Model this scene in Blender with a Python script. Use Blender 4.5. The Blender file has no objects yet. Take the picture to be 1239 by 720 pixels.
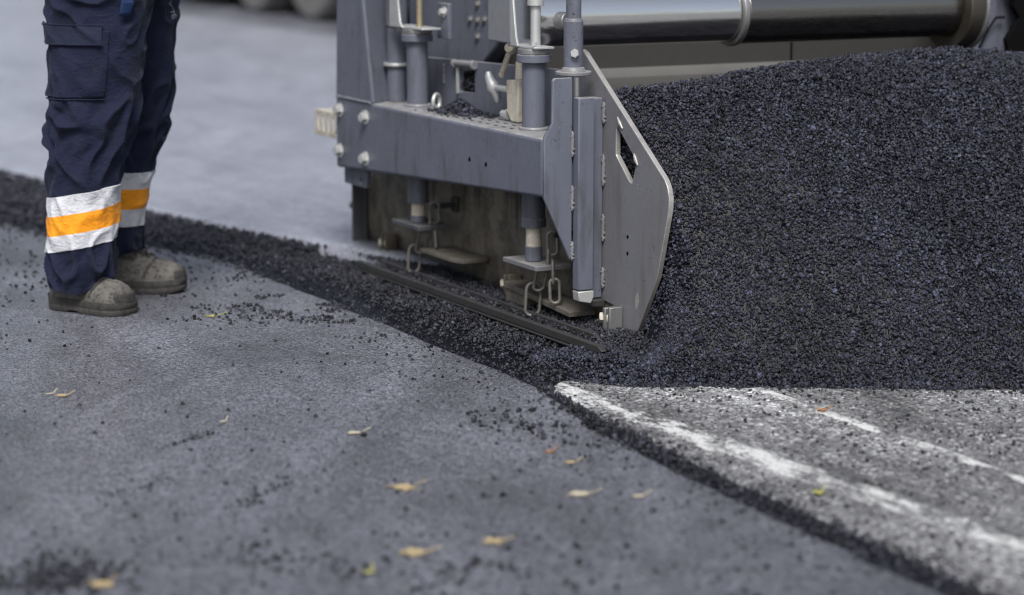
import bpy, bmesh, math, random
import numpy as np
from mathutils import Vector, Matrix, noise
from mathutils.geometry import tessellate_polygon
random.seed(7); rng = np.random.default_rng(11)
scene = bpy.context.scene
col = scene.collection
R = math.radians

# ------------------------------------------------------------------ frame of the paver
# s = along travel (towards the viewer, right), t = outwards (towards the worker), z = up
ORG = Vector((0.3618, 5.5148, 0.0))
D = Vector((0.45124, -0.89240, 0.0)); N = Vector((-0.89240, -0.45124, 0.0))
ROTZ = math.atan2(D.y, D.x)

# ------------------------------------------------------------------ node helpers
class NT:
    def __init__(self, name):
        self.m = bpy.data.materials.new(name); self.m.use_nodes = True
        self.t = self.m.node_tree; self.t.nodes.clear()
        self.out = self.t.nodes.new('ShaderNodeOutputMaterial')
        self.b = self.n('ShaderNodeBsdfPrincipled')
        self.l(self.b.outputs[0], self.out.inputs[0])
    def n(self, typ, **kw):
        x = self.t.nodes.new(typ)
        for k, v in kw.items(): setattr(x, k, v)
        return x
    def l(self, a, b): self.t.links.new(a, b)
    def set(self, node, name, v):
        s = node.inputs[name]
        if hasattr(v, 'is_output'): self.l(v, s)
        else: s.default_value = v
    def coord(self, kind='Object'):
        if kind == 'World': return self.n('ShaderNodeNewGeometry').outputs['Position']
        return self.n('ShaderNodeTexCoord').outputs[kind]
    def mapping(self, v, scale=(1, 1, 1), rot=(0, 0, 0)):
        m = self.n('ShaderNodeMapping'); self.l(v, m.inputs[0])
        m.inputs['Scale'].default_value = scale; m.inputs['Rotation'].default_value = rot
        return m.outputs[0]
    def noise(self, v, scale, detail=4, rough=.55, dist=0):
        x = self.n('ShaderNodeTexNoise'); self.l(v, x.inputs['Vector'])
        x.inputs['Scale'].default_value = scale; x.inputs['Detail'].default_value = detail
        x.inputs['Roughness'].default_value = rough; x.inputs['Distortion'].default_value = dist
        return x.outputs[0]
    def voro(self, v, scale, feature='F1', out='Distance', rand=1):
        x = self.n('ShaderNodeTexVoronoi', feature=feature); self.l(v, x.inputs['Vector'])
        x.inputs['Scale'].default_value = scale; x.inputs['Randomness'].default_value = rand
        return x.outputs[out]
    def ramp(self, f, stops, interp='LINEAR'):
        x = self.n('ShaderNodeValToRGB'); self.l(f, x.inputs[0]); x.color_ramp.interpolation = interp
        e = x.color_ramp.elements
        while len(e) < len(stops): e.new(0.5)
        for i, (p, c) in enumerate(stops):
            e[i].position = p
            e[i].color = (c, c, c, 1) if isinstance(c, (int, float)) else (*c, 1)
        return x.outputs[0]
    def mix(self, f, a, b, blend='MIX'):
        x = self.n('ShaderNodeMix', data_type='RGBA', blend_type=blend)
        for i, v in ((0, f), (6, a), (7, b)):
            if hasattr(v, 'is_output'): self.l(v, x.inputs[i])
            elif i == 0: x.inputs[0].default_value = v
            else: x.inputs[i].default_value = (*v, 1) if len(v) == 3 else v
        return x.outputs[2]
    def math(self, op, a, b=None, clamp=False):
        x = self.n('ShaderNodeMath', operation=op, use_clamp=clamp)
        for i, v in ((0, a), (1, b)):
            if v is None: continue
            if hasattr(v, 'is_output'): self.l(v, x.inputs[i])
            else: x.inputs[i].default_value = v
        return x.outputs[0]
    def bump(self, h, strength=.5, dist=.01, normal=None):
        x = self.n('ShaderNodeBump'); self.l(h, x.inputs['Height'])
        x.inputs['Strength'].default_value = strength; x.inputs['Distance'].default_value = dist
        if normal is not None: self.l(normal, x.inputs['Normal'])
        return x.outputs[0]
    def fin(self, color=None, rough=None, metal=None, normal=None, spec=None, **kw):
        b = self.b
        if color is not None: self.set(b, 'Base Color', color if hasattr(color, 'is_output') else (*color, 1))
        if rough is not None: self.set(b, 'Roughness', rough)
        if metal is not None: self.set(b, 'Metallic', metal)
        if spec is not None: self.set(b, 'Specular IOR Level', spec)
        if normal is not None: self.l(normal, b.inputs['Normal'])
        for k, v in kw.items(): self.set(b, k, v)
        return self.m
    def edge(self, r=.004):
        bv = self.n('ShaderNodeBevel', samples=4); bv.inputs['Radius'].default_value = r
        g = self.n('ShaderNodeNewGeometry')
        d = self.n('ShaderNodeVectorMath', operation='DOT_PRODUCT')
        self.l(bv.outputs[0], d.inputs[0]); self.l(g.outputs['Normal'], d.inputs[1])
        return self.math('SUBTRACT', 1.0, d.outputs['Value'])

def paint_mat(name, base, dark, wear=(.42, .42, .42), rough=.42, wear_amt=.5, grime=.5, spec=.5, dust=.85):
    k = NT(name); c = k.coord('Object')
    n1 = k.noise(c, 7, 6, .6); n2 = k.noise(c, 60, 5, .65); n3 = k.noise(k.mapping(c, (8, 8, 1.6)), 3, 6, .6)
    cc = k.mix(k.ramp(n1, [(.3, 0), (.7, 1)]), base, tuple(x * .86 for x in base))
    cc = k.mix(k.math('MULTIPLY', k.ramp(n3, [(.52, 0), (.75, 1)]), grime), cc, dark)
    cc = k.mix(k.math('MULTIPLY', k.ramp(n2, [(.58, 0), (.72, 1)]), .35 * grime), cc, dark)
    spl = k.math('MULTIPLY', k.ramp(k.noise(c, 130, 2, .5), [(.66, 0), (.70, 1)]), k.ramp(k.noise(c, 9, 4, .6), [(.5, 0), (.6, 1)]))
    cc = k.mix(k.math('MULTIPLY', spl, min(1, grime * 1.4)), cc, (.014, .014, .015))
    # scratches and chips down to metal
    sc = k.noise(k.mapping(c, (9, 9, 60), (.4, .7, .2)), 6, 3, .5)
    chip = k.noise(c, 95, 4, .6); patch = k.noise(c, 5, 3, .5)
    ch = k.math('MULTIPLY', k.ramp(chip, [(.69, 0), (.72, 1)]), k.ramp(patch, [(.5, 0), (.6, 1)]))
    ed = k.edge(.003)
    edn = k.math('MULTIPLY', ed, k.math('ADD', k.math('MULTIPLY', k.noise(c, 45, 4, .6), 2.4), -.35))
    w = k.math('MULTIPLY', k.math('MAXIMUM', k.ramp(edn, [(.03, 0), (.16, 1)]), ch), wear_amt, clamp=True)
    cc = k.mix(w, cc, wear)
    r = k.ramp(n2, [(.3, rough - .06), (.7, rough + .16)])
    g = k.n('ShaderNodeNewGeometry'); sx = k.n('ShaderNodeSeparateXYZ'); k.l(g.outputs['Normal'], sx.inputs[0])
    dz = k.math('MULTIPLY', k.ramp(sx.outputs[2], [(.55, 0), (.9, 1)]), k.ramp(k.noise(c, 24, 6, .65), [(.32, .25), (.6, .95)]))
    cc = k.mix(k.math('MULTIPLY', dz, dust), cc, (.36, .35, .335))
    bm = k.bump(k.noise(c, 160, 3, .6), .12, .002)
    return k.fin(cc, r, k.math('MULTIPLY', w, .35), bm, spec)

def simple_metal(name, base, dark, rough=.45, metal=.8, scale=30, amt=.6):
    k = NT(name); c = k.coord('Object')
    n = k.noise(c, scale, 6, .65); n2 = k.noise(c, scale * .2, 4, .6)
    f = k.math('MULTIPLY', k.math('MULTIPLY', k.ramp(n, [(.35, 0), (.7, 1)]), k.ramp(n2, [(.3, .3), (.7, 1)])), amt)
    return k.fin(k.mix(f, base, dark), k.ramp(n, [(.3, rough - .1), (.7, rough + .2)]), metal, k.bump(n, .2, .002))

def asphalt_mat(name, lo, hi, bright, rough, grain=330, bump=.6, stain=(.6, 1.15), spec=.5, dist=.003, paint=None, streak=(.84, 1.0)):
    k = NT(name); c = k.coord('World')
    v = k.voro(c, grain, 'F1', 'Color'); sep = k.n('ShaderNodeSeparateColor'); k.l(v, sep.inputs[0])
    f1 = k.noise(c, grain * .7, 4, .7)
    g = k.math('ADD', k.math('MULTIPLY', sep.outputs[0], .5), k.math('MULTIPLY', f1, .5))
    v2 = k.voro(c, grain * .6, 'F1', 'Color'); sep2 = k.n('ShaderNodeSeparateColor'); k.l(v2, sep2.inputs[0])
    g = k.math('ADD', k.math('MULTIPLY', g, .66), k.math('MULTIPLY', sep2.outputs[1], .34))
    cc = k.mix(k.ramp(g, [(.30, 0), (.66, 1)]), lo, hi)
    cc = k.mix(k.ramp(sep2.outputs[0], [(.90, 0), (.97, 1)]), cc, bright)
    cc = k.mix(k.ramp(k.noise(c, grain * .3, 5, .7), [(.33, 1), (.42, 0)]), cc, tuple(x * .35 for x in lo))
    st = k.noise(k.mapping(c, (1, .38, 1), (0, 0, -ROTZ)), 2.6, 6, .62, .4); st2 = k.noise(c, 13, 5, .6)
    m = k.math('MULTIPLY', k.ramp(st, [(.32, stain[0] * .5), (.66, stain[1] * .5)]), k.ramp(st2, [(.3, .41), (.7, .54)]))
    m = k.math('MULTIPLY', m, 4.0)
    sk_ = k.noise(k.mapping(k.mapping(c, (1, 1, 1), (0, 0, -ROTZ)), (.35, 4.5, 1)), 2.2, 5, .6)
    m = k.math('MULTIPLY', m, k.ramp(sk_, [(.34, streak[0]), (.62, streak[1])]))
    cc = k.mix(1, cc, m, 'MULTIPLY')
    if paint is not None:
        uv = k.n('ShaderNodeSeparateXYZ'); k.l(k.coord('UV'), uv.inputs[0])
        dd = k.math('ABSOLUTE', k.math('SUBTRACT', k.math('MULTIPLY', uv.outputs[1], 2), 1))
        edge = k.ramp(dd, [(.45, 1), (1.0, 0)])
        f = k.math('ADD', k.math('ADD', k.math('MULTIPLY', k.noise(k.mapping(k.mapping(c, (1, 1, 1), (0, 0, -ROTZ)), (.42, 1.2, 1)), 22, 6, .75), 1.7), k.math('MULTIPLY', k.noise(c, 130, 4, .7), .9)), k.math('MULTIPLY', edge, .55))
        ma = k.math('MULTIPLY', k.ramp(k.math('SUBTRACT', f, paint), [(0, 0), (.16, 1)]), k.ramp(edge, [(.02, 0), (.12, 1)]))
        cc = k.mix(ma, cc, k.mix(k.noise(c, 70, 5, .7), (.74, .74, .72), (.92, .92, .90)))
    h = k.math('ADD', k.math('ADD', k.math('MULTIPLY', k.voro(c, grain, 'F1', 'Distance'), -.5), k.math('MULTIPLY', k.voro(c, grain * .6, 'F1', 'Distance'), -.8)), k.math('MULTIPLY', k.noise(c, grain * .35, 6, .75), 1.5))
    n = k.bump(h, bump, dist)
    n = k.bump(k.noise(c, 26, 5, .6), .22, .006, n)
    rr = k.ramp(k.noise(c, grain * .3, 4, .6), [(.3, rough - .1), (.7, rough + .12)])
    return k.fin(cc, rr, 0, n, spec)

def stone_mat(name, lo, hi, rough=.42, spec=.5):
    k = NT(name)
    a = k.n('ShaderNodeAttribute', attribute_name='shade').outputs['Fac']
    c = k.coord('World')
    cc = k.mix(k.ramp(a, [(0, 0), (.75, .32), (.92, .55), (1.0, 1)]), lo, hi)  # top of the ramp paints glints into the colour of a few grains
    cc = k.mix(1, cc, k.ramp(k.noise(c, 4, 5, .65), [(.3, .55), (.7, 1.35)]), 'MULTIPLY')  # broad random patches of sheen painted into the grain colour
    return k.fin(cc, k.math('ADD', k.math('MULTIPLY', a, .25), rough - .1), 0, k.bump(k.noise(c, 420, 4, .7), .55, .003), spec)

M = {}
M['paint'] = paint_mat('grey_machine_paint', (.125, .134, .172), (.050, .048, .048), rough=.38, wear_amt=.7, grime=.75)
M['paint_worn'] = paint_mat('worn_grey_machine_paint', (.175, .176, .188), (.085, .070, .056), wear=(.5, .5, .5), rough=.36, wear_amt=.8, grime=.5)
M['darkpaint'] = paint_mat('grimy_grey_paint', (.075, .077, .088), (.030, .028, .027), rough=.5, wear_amt=.4, grime=.9, dust=.3)
M['zinc'] = simple_metal('zinc_plate', (.60, .61, .60), (.28, .28, .28), .42, .55, 25, .7)
M['steel'] = simple_metal('bare_steel', (.33, .33, .33), (.07, .065, .06), .42, .7, 40, .7)
M['darksteel'] = simple_metal('dark_steel', (.055, .053, .052), (.018, .018, .019), .5, .3, 50, .8)
M['cream'] = simple_metal('cream_paint', (.60, .57, .48), (.20, .13, .07), .5, 0, 45, .75)
M['chain'] = simple_metal('chain_steel', (.23, .218, .198), (.085, .075, .06), .5, .5, 60, .8)
M['brass'] = simple_metal('brass_rod', (.42, .36, .24), (.16, .12, .08), .4, .6, 50, .6)
M['body'] = simple_metal('shaded_grey_panel', (.050, .048, .046), (.022, .021, .020), .6, 0, 5, .8)  # shade on the screed wall is put into this dark colour
M['lip'] = simple_metal('lit_grey_lip', (.125, .122, .115), (.07, .066, .06), .55, 0, 8, .6)  # paler than the wall: light on the angled lip is put into the colour
M['rustgrey'] = simple_metal('rusty_grey_steel', (.17, .155, .13), (.055, .045, .036), .6, .2, 35, .9)
M['edge'] = simple_metal('worn_bright_edge', (.46, .45, .43), (.17, .15, .125), .42, .45, 45, .85)
M['zincdark'] = simple_metal('dull_zinc_plate', (.25, .26, .28), (.15, .15, .16), .45, .3, 25, .7)
M['rubber'] = NT('black_rubber').fin((.0035, .0035, .004), .9, 0, None, .08)

def lower_plate_mat():
    k = NT('rusty_worn_steel'); c = k.coord('Object')
    n = k.noise(c, 6, 6, .6); s = k.noise(k.mapping(c, (9, 9, .8)), 3, 6, .65); f = k.noise(c, 70, 5, .65)
    cc = k.mix(k.ramp(n, [(.3, 0), (.7, 1)]), (.165, .149, .120), (.245, .208, .156))
    bl = k.noise(c, 14, 6, .7)
    cc = k.mix(k.ramp(bl, [(.42, .75), (.56, 0)]), cc, (.075, .062, .045))
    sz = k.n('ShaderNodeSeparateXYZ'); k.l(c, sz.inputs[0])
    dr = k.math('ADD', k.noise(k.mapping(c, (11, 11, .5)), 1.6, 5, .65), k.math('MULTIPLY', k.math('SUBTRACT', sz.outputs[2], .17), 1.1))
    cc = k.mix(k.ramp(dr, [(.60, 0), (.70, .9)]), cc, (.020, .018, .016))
    cc = k.mix(k.math('MULTIPLY', k.ramp(f, [(.55, 0), (.7, 1)]), .5), cc, (.16, .11, .065))
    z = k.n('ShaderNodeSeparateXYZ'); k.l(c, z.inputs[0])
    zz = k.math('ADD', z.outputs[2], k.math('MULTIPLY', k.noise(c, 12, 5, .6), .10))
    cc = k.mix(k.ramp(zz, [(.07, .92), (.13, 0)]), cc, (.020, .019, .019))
    return k.fin(cc, k.ramp(f, [(.3, .4), (.7, .7)]), .15, k.bump(f, .3, .003))
M['lower'] = lower_plate_mat()

def chrome_mat(name, base, rough, metal=1.0):
    k = NT(name); c = k.coord('Object')
    n = k.noise(k.mapping(c, (40, 2, 40)), 4, 4, .6)
    return k.fin(k.mix(n, base, tuple(x * .8 for x in base)), k.ramp(n, [(.3, rough), (.7, rough + .1)]), metal)
M['chrome'] = chrome_mat('polished_steel_tube', (.86, .85, .82), .15)
M['dullsteel'] = chrome_mat('dull_steel_tube', (.27, .255, .235), .22, 1.0)
M['collar'] = chrome_mat('brown_steel_collar', (.10, .09, .075), .34, .7)

M['near'] = asphalt_mat('rolled_asphalt', (.040, .042, .053), (.355, .367, .435), (.50, .50, .55), .36, 320, 1.0, (.50, 1.2), .8, .008)
M['new'] = asphalt_mat('fresh_mat_asphalt', (.24, .247, .29), (.41, .42, .48), (.50, .50, .55), .36, 300, .35, (.82, 1.08), .9)  # grazing sky sheen on the mat is put into this pale base colour
OLD = ((.085, .085, .088), (.47, .47, .475), (.92, .92, .91), .60, 210, 1.0, (.45, 1.45), .4, .006, None, (.58, 1.12))
M['old'] = asphalt_mat('old_weathered_asphalt', *OLD)
M['pilebase'] = asphalt_mat('hot_mix_bed', (.003, .003, .004), (.016, .017, .022), (.05, .05, .06), .5, 170, 1.0, (.8, 1.1), .25, .012)
M['stone'] = stone_mat('hot_mix_grains', (.0020, .0021, .0036), (.078, .084, .130), .31, .42)
M['crumb'] = stone_mat('cooled_crumbs', (.0035, .0037, .0052), (.080, .083, .108), .38, .36)
M['chipping'] = stone_mat('road_chippings', (.03, .03, .032), (.36, .36, .36), .6, .4)

# ------------------------------------------------------------------ object helpers
def link(name, mesh, mat=None, parent=None):
    o = bpy.data.objects.new(name, mesh); col.objects.link(o)
    if mat: mesh.materials.append(mat)
    if parent: o.parent = parent
    return o
def tag(o, label=None, cat=None, group=None, kind=None):
    if label: o['label'] = label
    if cat: o['category'] = cat
    if group: o['group'] = group
    if kind: o['kind'] = kind
    return o
def thing(name, label, cat, loc=(0, 0, 0), rz=0, group=None):
    o = bpy.data.objects.new(name, None); col.objects.link(o); o.location = loc; o.rotation_euler = (0, 0, rz)
    o.empty_display_size = .1
    return tag(o, label, cat, group)

class MB:
    """collects shapes; coordinates are (s,t,z), stored as local (s,-t,z)"""
    def __init__(self): self.bm = bmesh.new()
    def face(self, pts): self.bm.faces.new([self.bm.verts.new(p) for p in pts])
    def prism(self, loops, t0, t1):          # polygon(s) in (s,z), extruded along t ; loops[1:] are holes
        return self._pr(loops, lambda a, b, t: (a, -t, b), t0, t1)
    def prism_s(self, loops, s0, s1):        # polygon(s) in (t,z), extruded along s
        return self._pr(loops, lambda a, b, s: (s, -a, b), s0, s1)
    def prism_z(self, loops, z0, z1):
        return self._pr(loops, lambda a, b, z: (a, -b, z), z0, z1)
    def _pr(self, loops, f, h0, h1):
        if not isinstance(loops[0][0], (tuple, list)): loops = [loops]
        tris = tessellate_polygon([[Vector((a, b, 0)) for a, b in lp] for lp in loops])
        flat = [p for lp in loops for p in lp]
        A = [self.bm.verts.new(f(a, b, h0)) for a, b in flat]; B = [self.bm.verts.new(f(a, b, h1)) for a, b in flat]
        if len(loops) == 1:
            self.bm.faces.new(A); self.bm.faces.new(B[::-1])
        else:
            for t in tris:
                try: self.bm.faces.new([A[i] for i in t]); self.bm.faces.new([B[i] for i in t][::-1])
                except ValueError: pass
        k = 0
        for lp in loops:
            n = len(lp)
            for i in range(n):
                a, b = k + i, k + (i + 1) % n
                self.bm.faces.new([A[a], A[b], B[b], B[a]])
            k += n
        return self
    def box(self, s0, s1, t0, t1, z0, z1): return self.prism([(s0, z0), (s1, z0), (s1, z1), (s0, z1)], t0, t1)
    def cyl(self, p0, p1, r0, r1=None, seg=28, cap=True):
        r1 = r0 if r1 is None else r1
        a = Vector((p0[0], -p0[1], p0[2])); b = Vector((p1[0], -p1[1], p1[2]))
        ax = (b - a).normalized(); u = ax.orthogonal().normalized(); v = ax.cross(u)
        ra = []; rb = []
        for i in range(seg):
            th = 2 * math.pi * i / seg; d = u * math.cos(th) + v * math.sin(th)
            ra.append(self.bm.verts.new(a + d * r0)); rb.append(self.bm.verts.new(b + d * r1))
        for i in range(seg):
            j = (i + 1) % seg; self.bm.faces.new([ra[i], ra[j], rb[j], rb[i]])
        if cap: self.bm.faces.new(ra[::-1]); self.bm.faces.new(rb)
        return self
    def tube(self, pts, r, closed=False, seg=10):
        P = [Vector((p[0], -p[1], p[2])) for p in pts]; n = len(P); rings = []
        up = None
        for i in range(n):
            t = (P[(i + 1) % n] - P[i - 1]) if closed or 0 < i < n - 1 else (P[1] - P[0] if i == 0 else P[-1] - P[-2])
            t.normalize()
            if up is None: up = t.orthogonal().normalized()
            up = (up - t * up.dot(t)).normalized(); w = t.cross(up)
            rr = r[i] if isinstance(r, (list, tuple)) else r
            rings.append([self.bm.verts.new(P[i] + (up * math.cos(2 * math.pi * k / seg) + w * math.sin(2 * math.pi * k / seg)) * rr) for k in range(seg)])
        for i in range(n if closed else n - 1):
            A, B = rings[i], rings[(i + 1) % n]
            off = 0
            if closed and i == n - 1:
                off = min(range(seg), key=lambda o: (A[0].co - B[o].co).length)
            for k in range(seg):
                self.bm.faces.new([A[k], A[(k + 1) % seg], B[(k + 1 + off) % seg], B[(k + off) % seg]])
        if not closed: self.bm.faces.new(rings[0][::-1]); self.bm.faces.new(rings[-1])
        return self
    def grid(self, rows, close_u=False):
        V = [[self.bm.verts.new(p) for p in r] for r in rows]
        for i in range(len(V) - 1):
            m = len(V[i])
            for j in range(m if close_u else m - 1):
                self.bm.faces.new([V[i][j], V[i][(j + 1) % m], V[i + 1][(j + 1) % m], V[i + 1][j]])
        return V
    def build(self, name, mat, parent=None, bevel=0, seg=2, smooth=True, ang=35, double=False):
        bmesh.ops.recalc_face_normals(self.bm, faces=self.bm.faces[:])
        me = bpy.data.meshes.new(name); self.bm.to_mesh(me); self.bm.free()
        if smooth:
            me.shade_smooth()
            me.set_sharp_from_angle(angle=R(ang))
        o = link(name, me, mat, parent)
        if bevel:
            b = o.modifiers.new('bevel', 'BEVEL'); b.width = bevel; b.segments = seg; b.limit_method = 'ANGLE'; b.angle_limit = R(40)
            b.harden_normals = False
        return o

# ------------------------------------------------------------------ numeric noise
def vnoise(x, y, seed=0):
    xi = np.floor(x).astype(np.int64); yi = np.floor(y).astype(np.int64); xf = x - xi; yf = y - yi
    def h(a, b):
        n = (a * 374761393 + b * 668265263 + seed * 974711) & 0x7fffffff
        n = ((n ^ (n >> 13)) * 1274126177) & 0x7fffffff
        return ((n ^ (n >> 16)) & 0xffff) / 65535.0
    u = xf * xf * (3 - 2 * xf); v = yf * yf * (3 - 2 * yf)
    return (h(xi, yi) * (1 - u) + h(xi + 1, yi) * u) * (1 - v) + (h(xi, yi + 1) * (1 - u) + h(xi + 1, yi + 1) * u) * v
def fbm(x, y, o=4, seed=0):
    r = 0; a = .5; x = np.asarray(x, float); y = np.asarray(y, float)
    for i in range(o):
        r = r + a * vnoise(x * 2 ** i, y * 2 ** i, seed + i); a *= .5
    return r / (1 - .5 ** o) - .5

def st2w(s, t, z):
    return np.stack([ORG.x + D.x * s + N.x * t, ORG.y + D.y * s + N.y * t, z + 0 * s], -1)

# ------------------------------------------------------------------ the ground layers
ZOLD = -.03
TI_S = [-7, -5, -3.94, -3.3, -2.7, -2.2, -1.75, -1.5, -1.38, 0.0, .06, .14, .22, .6, 1.0, 2.6]
TI_T = [.85, .66, .53, .41, .35, .25, .14, .10, .166, .172, .30, .38, .395, .425, .45, .495]
TO_S = [-7, -5, -3.9, -3.0, -2.45, -2.2, -1.9, -1.7, -1.44, -1.2, -.5, .17, .6, 1.0, 2.6]
TO_T = [1.7, 1.45, 1.25, 1.0, .80, .67, .53, .49, .445, .425, .45, .455, .54, .58, .67]
TJ_S = [-60, -5, -1.4, -.5, .2, .6, 1.0, 2.6, 20]
TJ_T = [.43, .43, .43, .43, .44, .52, .555, .62, .9]
def t_joint(s): return np.interp(s, TJ_S, TJ_T) + .018 * fbm(s * 6, s * 0 + 3.3, 4, 5) + .030 * np.clip((s + .2) * 2, 0, 1) * fbm(s * 22, s * 0 + 1.7, 4, 15)
def t_new(s): return np.interp(s, [-60, -12, -7, -5, -3.94, -3.3, -2.7, -2.2, -1.62, -1.2], [1.2, 1.0, .84, .65, .515, .40, .355, .255, .10, .02]) + .012 * fbm(s * 5, s * 0 + 8.1, 4, 9)

def grid_mesh(name, S, Tf, Z, mat, **kw):
    """S (n,), Tf (n,m) t values, Z (n,m)"""
    n, m = Tf.shape
    P = st2w(np.repeat(S[:, None], m, 1), Tf, Z).reshape(-1, 3)
    idx = np.arange(n * m).reshape(n, m)
    q = np.stack([idx[:-1, :-1], idx[1:, :-1], idx[1:, 1:], idx[:-1, 1:]], -1).reshape(-1, 4)
    return np_mesh(name, P, q, mat, **kw)
def np_mesh(name, P, F, mat, parent=None, smooth=True, shade=None):
    me = bpy.data.meshes.new(name); k = F.shape[1]
    me.vertices.add(len(P)); me.vertices.foreach_set('co', np.ascontiguousarray(P, np.float32).ravel())
    me.loops.add(F.size); me.loops.foreach_set('vertex_index', np.ascontiguousarray(F, np.int32).ravel())
    me.polygons.add(len(F)); me.polygons.foreach_set('loop_start', np.arange(0, F.size, k, dtype=np.int32))
    me.update(calc_edges=True)
    me.polygons.foreach_set('use_smooth', np.full(len(F), smooth))
    if shade is not None:
        a = me.attributes.new('shade', 'FLOAT', 'POINT'); a.data.foreach_set('value', shade.astype(np.float32))
    me.validate()
    return link(name, me, mat, parent)

def up_check(o):
    me = o.data
    if len(me.polygons) and me.polygons[len(me.polygons) // 2].normal.z < 0: me.flip_normals()
    return o

# old road: one sheet to the horizon
b = MB(); S = 900
b.face([(-S, -S, ZOLD), (S, -S, ZOLD), (S, S, ZOLD), (-S, S, ZOLD)])
tag(up_check(b.build('old_road', M['old'], smooth=False)), kind='structure')

# rolled lane the worker stands on
Sg = np.concatenate([np.linspace(-120, -7, 60)[:-1], np.arange(-7, 3.2, .03), np.linspace(3.2, 60, 30)])
tj = t_joint(Sg)[:, None]
off = np.concatenate([[0, 0.004, .012, .025], np.arange(.05, 2.4, .05), [3, 5, 9, 20, 60]])[None, :]
Tn = tj + off
Zn = .006 * fbm(Sg[:, None] * 1.3, Tn * 1.3, 3, 21) + .0035 * fbm(Sg[:, None] * 9, Tn * 9, 3, 31)
Zn = Zn * np.clip(1 - (np.abs(Tn) - 2) / 1.0, 0, 1) * np.clip(1 - (np.abs(Sg[:, None]) - 5) / 2, 0, 1)
Zn[:, 0] = ZOLD - .003; Zn[:, 1] = -.008; Zn[:, 2] -= .003
tag(up_check(grid_mesh('asphalt_lane', Sg, Tn, Zn, M['near'])), kind='structure')

# fresh mat laid behind the screed
Sg = np.concatenate([np.linspace(-120, -7, 60)[:-1], np.arange(-7, -1.2, .04)])
te = t_new(Sg)[:, None]
off = np.concatenate([[0, .006, .02, .05], np.arange(.15, 4.2, .15)])[None, :]
Tn = te - off * np.clip((te + 3.45) / (off[0, -1]), .2, 3)
Zn = .030 + .004 * fbm(Sg[:, None] * 1.1, Tn * 1.1, 3, 41); Zn[:, 0] = ZOLD - .002; Zn[:, 1] -= .010; Zn[:, 2] -= .002
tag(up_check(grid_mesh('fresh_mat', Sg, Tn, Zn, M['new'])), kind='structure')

Sf = np.linspace(-120, 20, 80); tag(up_check(grid_mesh('far_lane', Sf, np.repeat(np.linspace(-3.40, -9, 6)[None], 80, 0) + 0 * Sf[:, None], np.full((80, 6), ZOLD + .004), M['near'])), kind='structure')
# ------------------------------------------------------------------ loose stones as one mesh
ICO = None
def ico():
    g = (1 + 5 ** .5) / 2
    v = np.array([(-1, g, 0), (1, g, 0), (-1, -g, 0), (1, -g, 0), (0, -1, g), (0, 1, g), (0, -1, -g), (0, 1, -g), (g, 0, -1), (g, 0, 1), (-g, 0, -1), (-g, 0, 1)], float)
    v /= np.linalg.norm(v[0])
    f = np.array([(0, 11, 5), (0, 5, 1), (0, 1, 7), (0, 7, 10), (0, 10, 11), (1, 5, 9), (5, 11, 4), (11, 10, 2), (10, 7, 6), (7, 1, 8), (3, 9, 4), (3, 4, 2), (3, 2, 6), (3, 6, 8), (3, 8, 9), (4, 9, 5), (2, 4, 11), (6, 2, 10), (8, 6, 7), (9, 8, 1)])
    return v, f
IV, IF = ico()
def stone_geo(P, size, jit=.24):
    n = len(P)
    r = 1 + jit * (rng.random((n, 12)) * 2 - 1)
    V = IV[None] * r[..., None] * (np.array([1, .90, .78]) * (1 + .25 * (rng.random((n, 3)) - .5)))[:, None, :]
    q = rng.normal(size=(n, 4)); q /= np.linalg.norm(q, axis=1)[:, None]
    w, x, y, z = q.T
    Rm = np.stack([1 - 2 * (y * y + z * z), 2 * (x * y - z * w), 2 * (x * z + y * w), 2 * (x * y + z * w), 1 - 2 * (x * x + z * z), 2 * (y * z - x * w), 2 * (x * z - y * w), 2 * (y * z + x * w), 1 - 2 * (x * x + y * y)], -1).reshape(n, 3, 3)
    V = np.einsum('nij,nkj->nki', Rm, V) * (size * .5)[:, None, None] + P[:, None, :]
    F = (IF[None] + (np.arange(n) * 12)[:, None, None]).reshape(-1, 3)
    return V.reshape(-1, 3), F, np.repeat(rng.random(n), 12)
def stones(name, P, size, mat, base=None, parent=None, jit=.24):
    V, F, sh = stone_geo(P, size, jit)
    if base is not None:
        bV, bF = base
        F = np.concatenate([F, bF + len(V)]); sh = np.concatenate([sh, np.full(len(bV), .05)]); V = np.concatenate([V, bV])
    return np_mesh(name, V, F, mat, parent, smooth=False, shade=sh)
def base_grid(S, T, Z):
    n, m = Z.shape
    P = st2w(np.repeat(S[:, None], m, 1), np.repeat(T[None, :], n, 0), Z).reshape(-1, 3)
    i = np.arange(n * m).reshape(n, m)
    a = np.stack([i[:-1, :-1], i[:-1, 1:], i[1:, 1:]], -1).reshape(-1, 3); c = np.stack([i[:-1, :-1], i[1:, 1:], i[1:, :-1]], -1).reshape(-1, 3)
    return P, np.concatenate([a, c])

def smooth01(x): x = np.clip(x, 0, 1); return x * x * (3 - 2 * x)
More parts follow.
